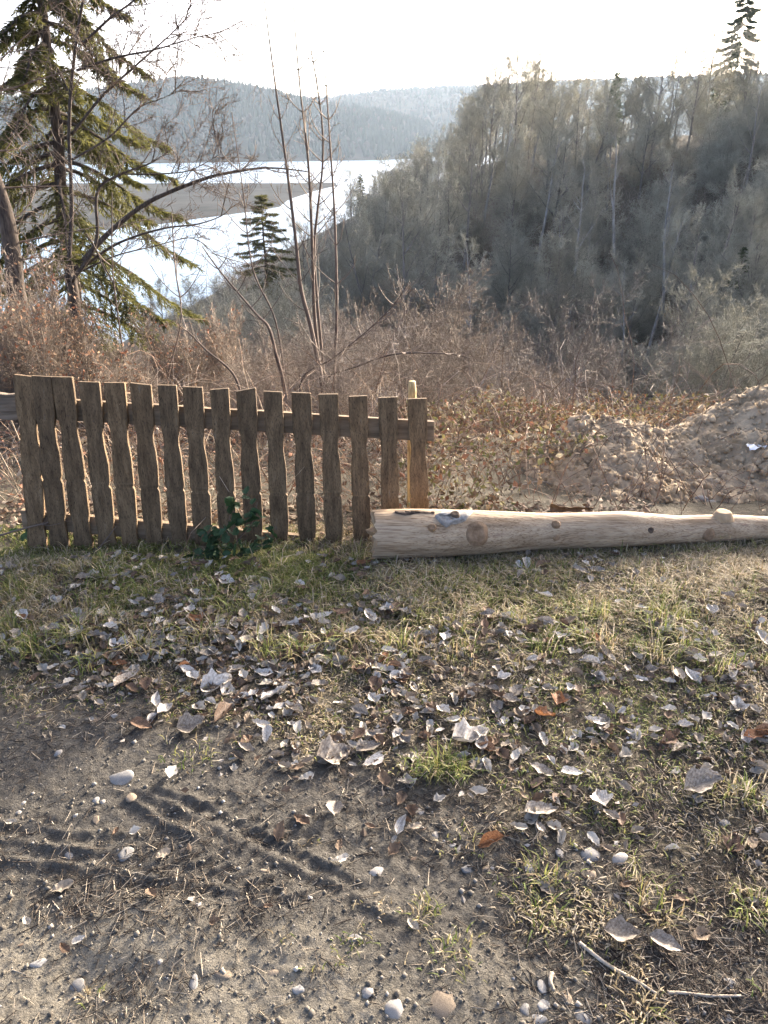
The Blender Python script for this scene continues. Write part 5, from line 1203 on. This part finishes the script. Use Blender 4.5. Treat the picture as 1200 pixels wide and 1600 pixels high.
for k in range(7):
    p = P_[:h1][k::7]; m = len(p); a1 = rng.random(m) * 6.283; t1, t2 = rng.normal(0, 0.14, m), rng.normal(0, 0.14, m); sc = rng.uniform(0.022, 0.052, m)
    v = LV_[k][None] * sc[:, None, None]; z_ = v[..., 2] + v[..., 0] * t1[:, None] + v[..., 1] * t2[:, None]
    V = np.stack([v[..., 0] * np.cos(a1)[:, None] - v[..., 1] * np.sin(a1)[:, None], v[..., 0] * np.sin(a1)[:, None] + v[..., 1] * np.cos(a1)[:, None], z_], -1) + p[:, None]
    c = np.array([(0.33, 0.30, 0.25), (0.24, 0.205, 0.16), (0.43, 0.40, 0.345), (0.15, 0.105, 0.07), (0.20, 0.155, 0.11), (0.12, 0.078, 0.05)])[rng.integers(0, 6, m)]
    mb.add(V.reshape(-1, 3), quads=(LQ_[None] + (np.arange(m) * 40)[:, None, None]).reshape(-1, 4), col=np.repeat(c, 40, 0))
leafcards(mb, P_[h1:], 0.022, rng, [(0.22, 0.20, 0.18), (0.15, 0.125, 0.10), (0.11, 0.078, 0.055), (0.30, 0.28, 0.255), (0.085, 0.06, 0.042)], 0.75)
tag(link('leaf_litter', mb.mesh('leaf_litter', m_litter, smooth=False, color=True)), 'crumbled bits of dry leaf between the grass', 'leaf litter', kind='stuff')

# green bramble sprig against the fence
g = ground_at(352, 868); sprig = empty('bramble_sprig', (g.x, g.y, g.z)); R = random.Random(23)
lv = [leaf_mesh('bramble_leaf', 960 + i, m_ivy, curl=0.35, asp=0.7) for i in range(3)]
mb = MB(); o0 = np.array(g)
CANES = [[(352, 868), (355, 830), (362, 795), (372, 770)], [(350, 868), (335, 845), (322, 828)], [(355, 868), (375, 840), (395, 815), (402, 785)], [(352, 868), (330, 868), (308, 862)], [(358, 868), (385, 862), (412, 848), (425, 836)]]
leafp = []
for cn in CANES:
    L = smooth_line([at(a, b, 2.82) for a, b in cn], 12); tube(mb, L - o0, np.linspace(0.0028, 0.0015, 12), 5)
    for k in range(2, 12): leafp.append(L[k])
link('cane', mb.mesh('bramble_cane', m_twig), sprig)
for i, p in enumerate(leafp):
    for j in range(1 if R.random() < 0.45 else 2):
        o = link('leaf', R.choice(lv), sprig, Vector(p - o0) + Vector((R.gauss(0, .02), R.gauss(-0.02, .015), R.gauss(0, .015)))); s = R.uniform(0.035, 0.07); o.scale = (s, s, s); o.rotation_euler = (R.gauss(0.5, .5), R.gauss(0, .5), R.random() * 6.28)
tag(sprig, 'dark green bramble sprig growing against the fence foot', 'bramble')
g = ground_at(52, 845); o = empty('ivy_seedling', (g.x, g.y, g.z)); mb = MB(); tube(mb, [(0, 0, 0), (0.005, -0.01, 0.05), (0.0, -0.015, 0.09)], 0.002, 5); link('stem', mb.mesh('seedling_stem', m_twig), o)
for k in range(5):
    l = link('leaf', lv[k % 3], o, (R.gauss(0, .03), -0.02, 0.03 + 0.015 * k)); l.scale = (0.06,) * 3; l.rotation_euler = (0.6, R.gauss(0, .4), k * 1.7)
tag(o, 'small green leafy plant at the foot of the first picket', 'plant')

# ------------------------------------------------------------------ haze
hm = bpy.data.materials.new('valley_haze'); hm.use_nodes = True; n = hm.node_tree.nodes; n.remove(n['Principled BSDF'])
pv = n.new('ShaderNodeVolumePrincipled'); pv.inputs['Color'].default_value = (0.66, 0.82, 1.0, 1); pv.inputs['Density'].default_value = 0.00009; pv.inputs['Anisotropy'].default_value = 0.3
hm.node_tree.links.new(pv.outputs[0], n['Material Output'].inputs['Volume'])
mb = MB(); x0, x1, y0, y1, z0, z1 = -1900, 1900, -80, 3600, -60, 230
mb.add([(x0, y0, z0), (x1, y0, z0), (x1, y1, z0), (x0, y1, z0), (x0, y0, z1), (x1, y0, z1), (x1, y1, z1), (x0, y1, z1)], quads=[[0, 3, 2, 1], [4, 5, 6, 7], [0, 1, 5, 4], [1, 2, 6, 5], [2, 3, 7, 6], [3, 0, 4, 7]])
tag(link('haze', mb.mesh('haze', hm, False)), 'thin pale haze filling the valley', 'haze', kind='stuff')
LAND = [(x, y, p) for x, y, p in [(187, 1217, 'the largest flat grey stone'), (993, 1221, 'the chunky tan stone'), (685, 1200, 'the green tuft'), (735, 1158, 'the large crumpled leaf'), (795, 972, 'the folded pale leaf'), (165, 965, 'the white curled leaf'),
        (318, 1010, 'the upright orange leaf'), (480, 1025, 'the flat rusty leaf'), (990, 853, 'the orange leaf on the log'), (340, 1075, 'the long ragged leaf'), (270, 1213, 'the lone white leaf'), (195, 1335, 'the oval pebble'), (944, 1338, 'the close pebble pair'), (615, 1576, 'the round whitish pebble'),
        (1070, 1582, 'the half buried rock'), (589, 1363, 'the round pale pebble'), (120, 1541, 'the pebble in dry sand'), (965, 1512, 'the long pale stick'), (746, 850, 'the large knot of the log'), (352, 868, 'the bramble sprig'), (56, 850, 'the foot of the first picket'), (482, 878, 'the foot of the twelfth picket'),
        (1150, 880, 'the thin dark twig'), (1180, 1155, 'the rusty leaf at the edge'), (520, 1185, 'the ragged grey leaf'), (970, 1465, 'the pressed muddy leaf'), (1150, 1050, 'the dark brown leaf'), (200, 1065, 'the crumpled grey leaf'), (850, 1122, 'the reddish leaf'), (900, 1050, 'the middle of the right grass')]]
label_by(LEAFW + PEBW, LAND)
label_by(WAIT, [(1172, 60, 'the tall skyline spruce'), (966, 150, 'the small crest spruce'), (408, 380, 'the lone lakeside spruce'), (563, 300, 'the dark shore spruce'), (815, 150, 'the broad highest crest tree'), (1045, 120, 'the broad tree beside the spruce'), (1165, 480, 'the broad ravine spruce'), (1090, 520, 'the leafless ravine tree'),
                (880, 460, 'the half hidden tree'), (885, 600, 'the fan of pale branches'), (500, 350, 'the four saplings'), (643, 600, 'the peeled stake'), (430, 540, 'the bent sapling'), (302, 511, 'the lakeside shed'), (72, 480, 'the large spruce trunk'), (760, 350, 'the middle of the wooded slope'), (1000, 330, 'the pale trunks of the slope'), (690, 480, 'the arching pale branch'), (180, 560, 'the third picket'), (660, 230, 'the low end of the wood')])
print('tris', sum(len(m.polygons) for m in bpy.data.meshes))
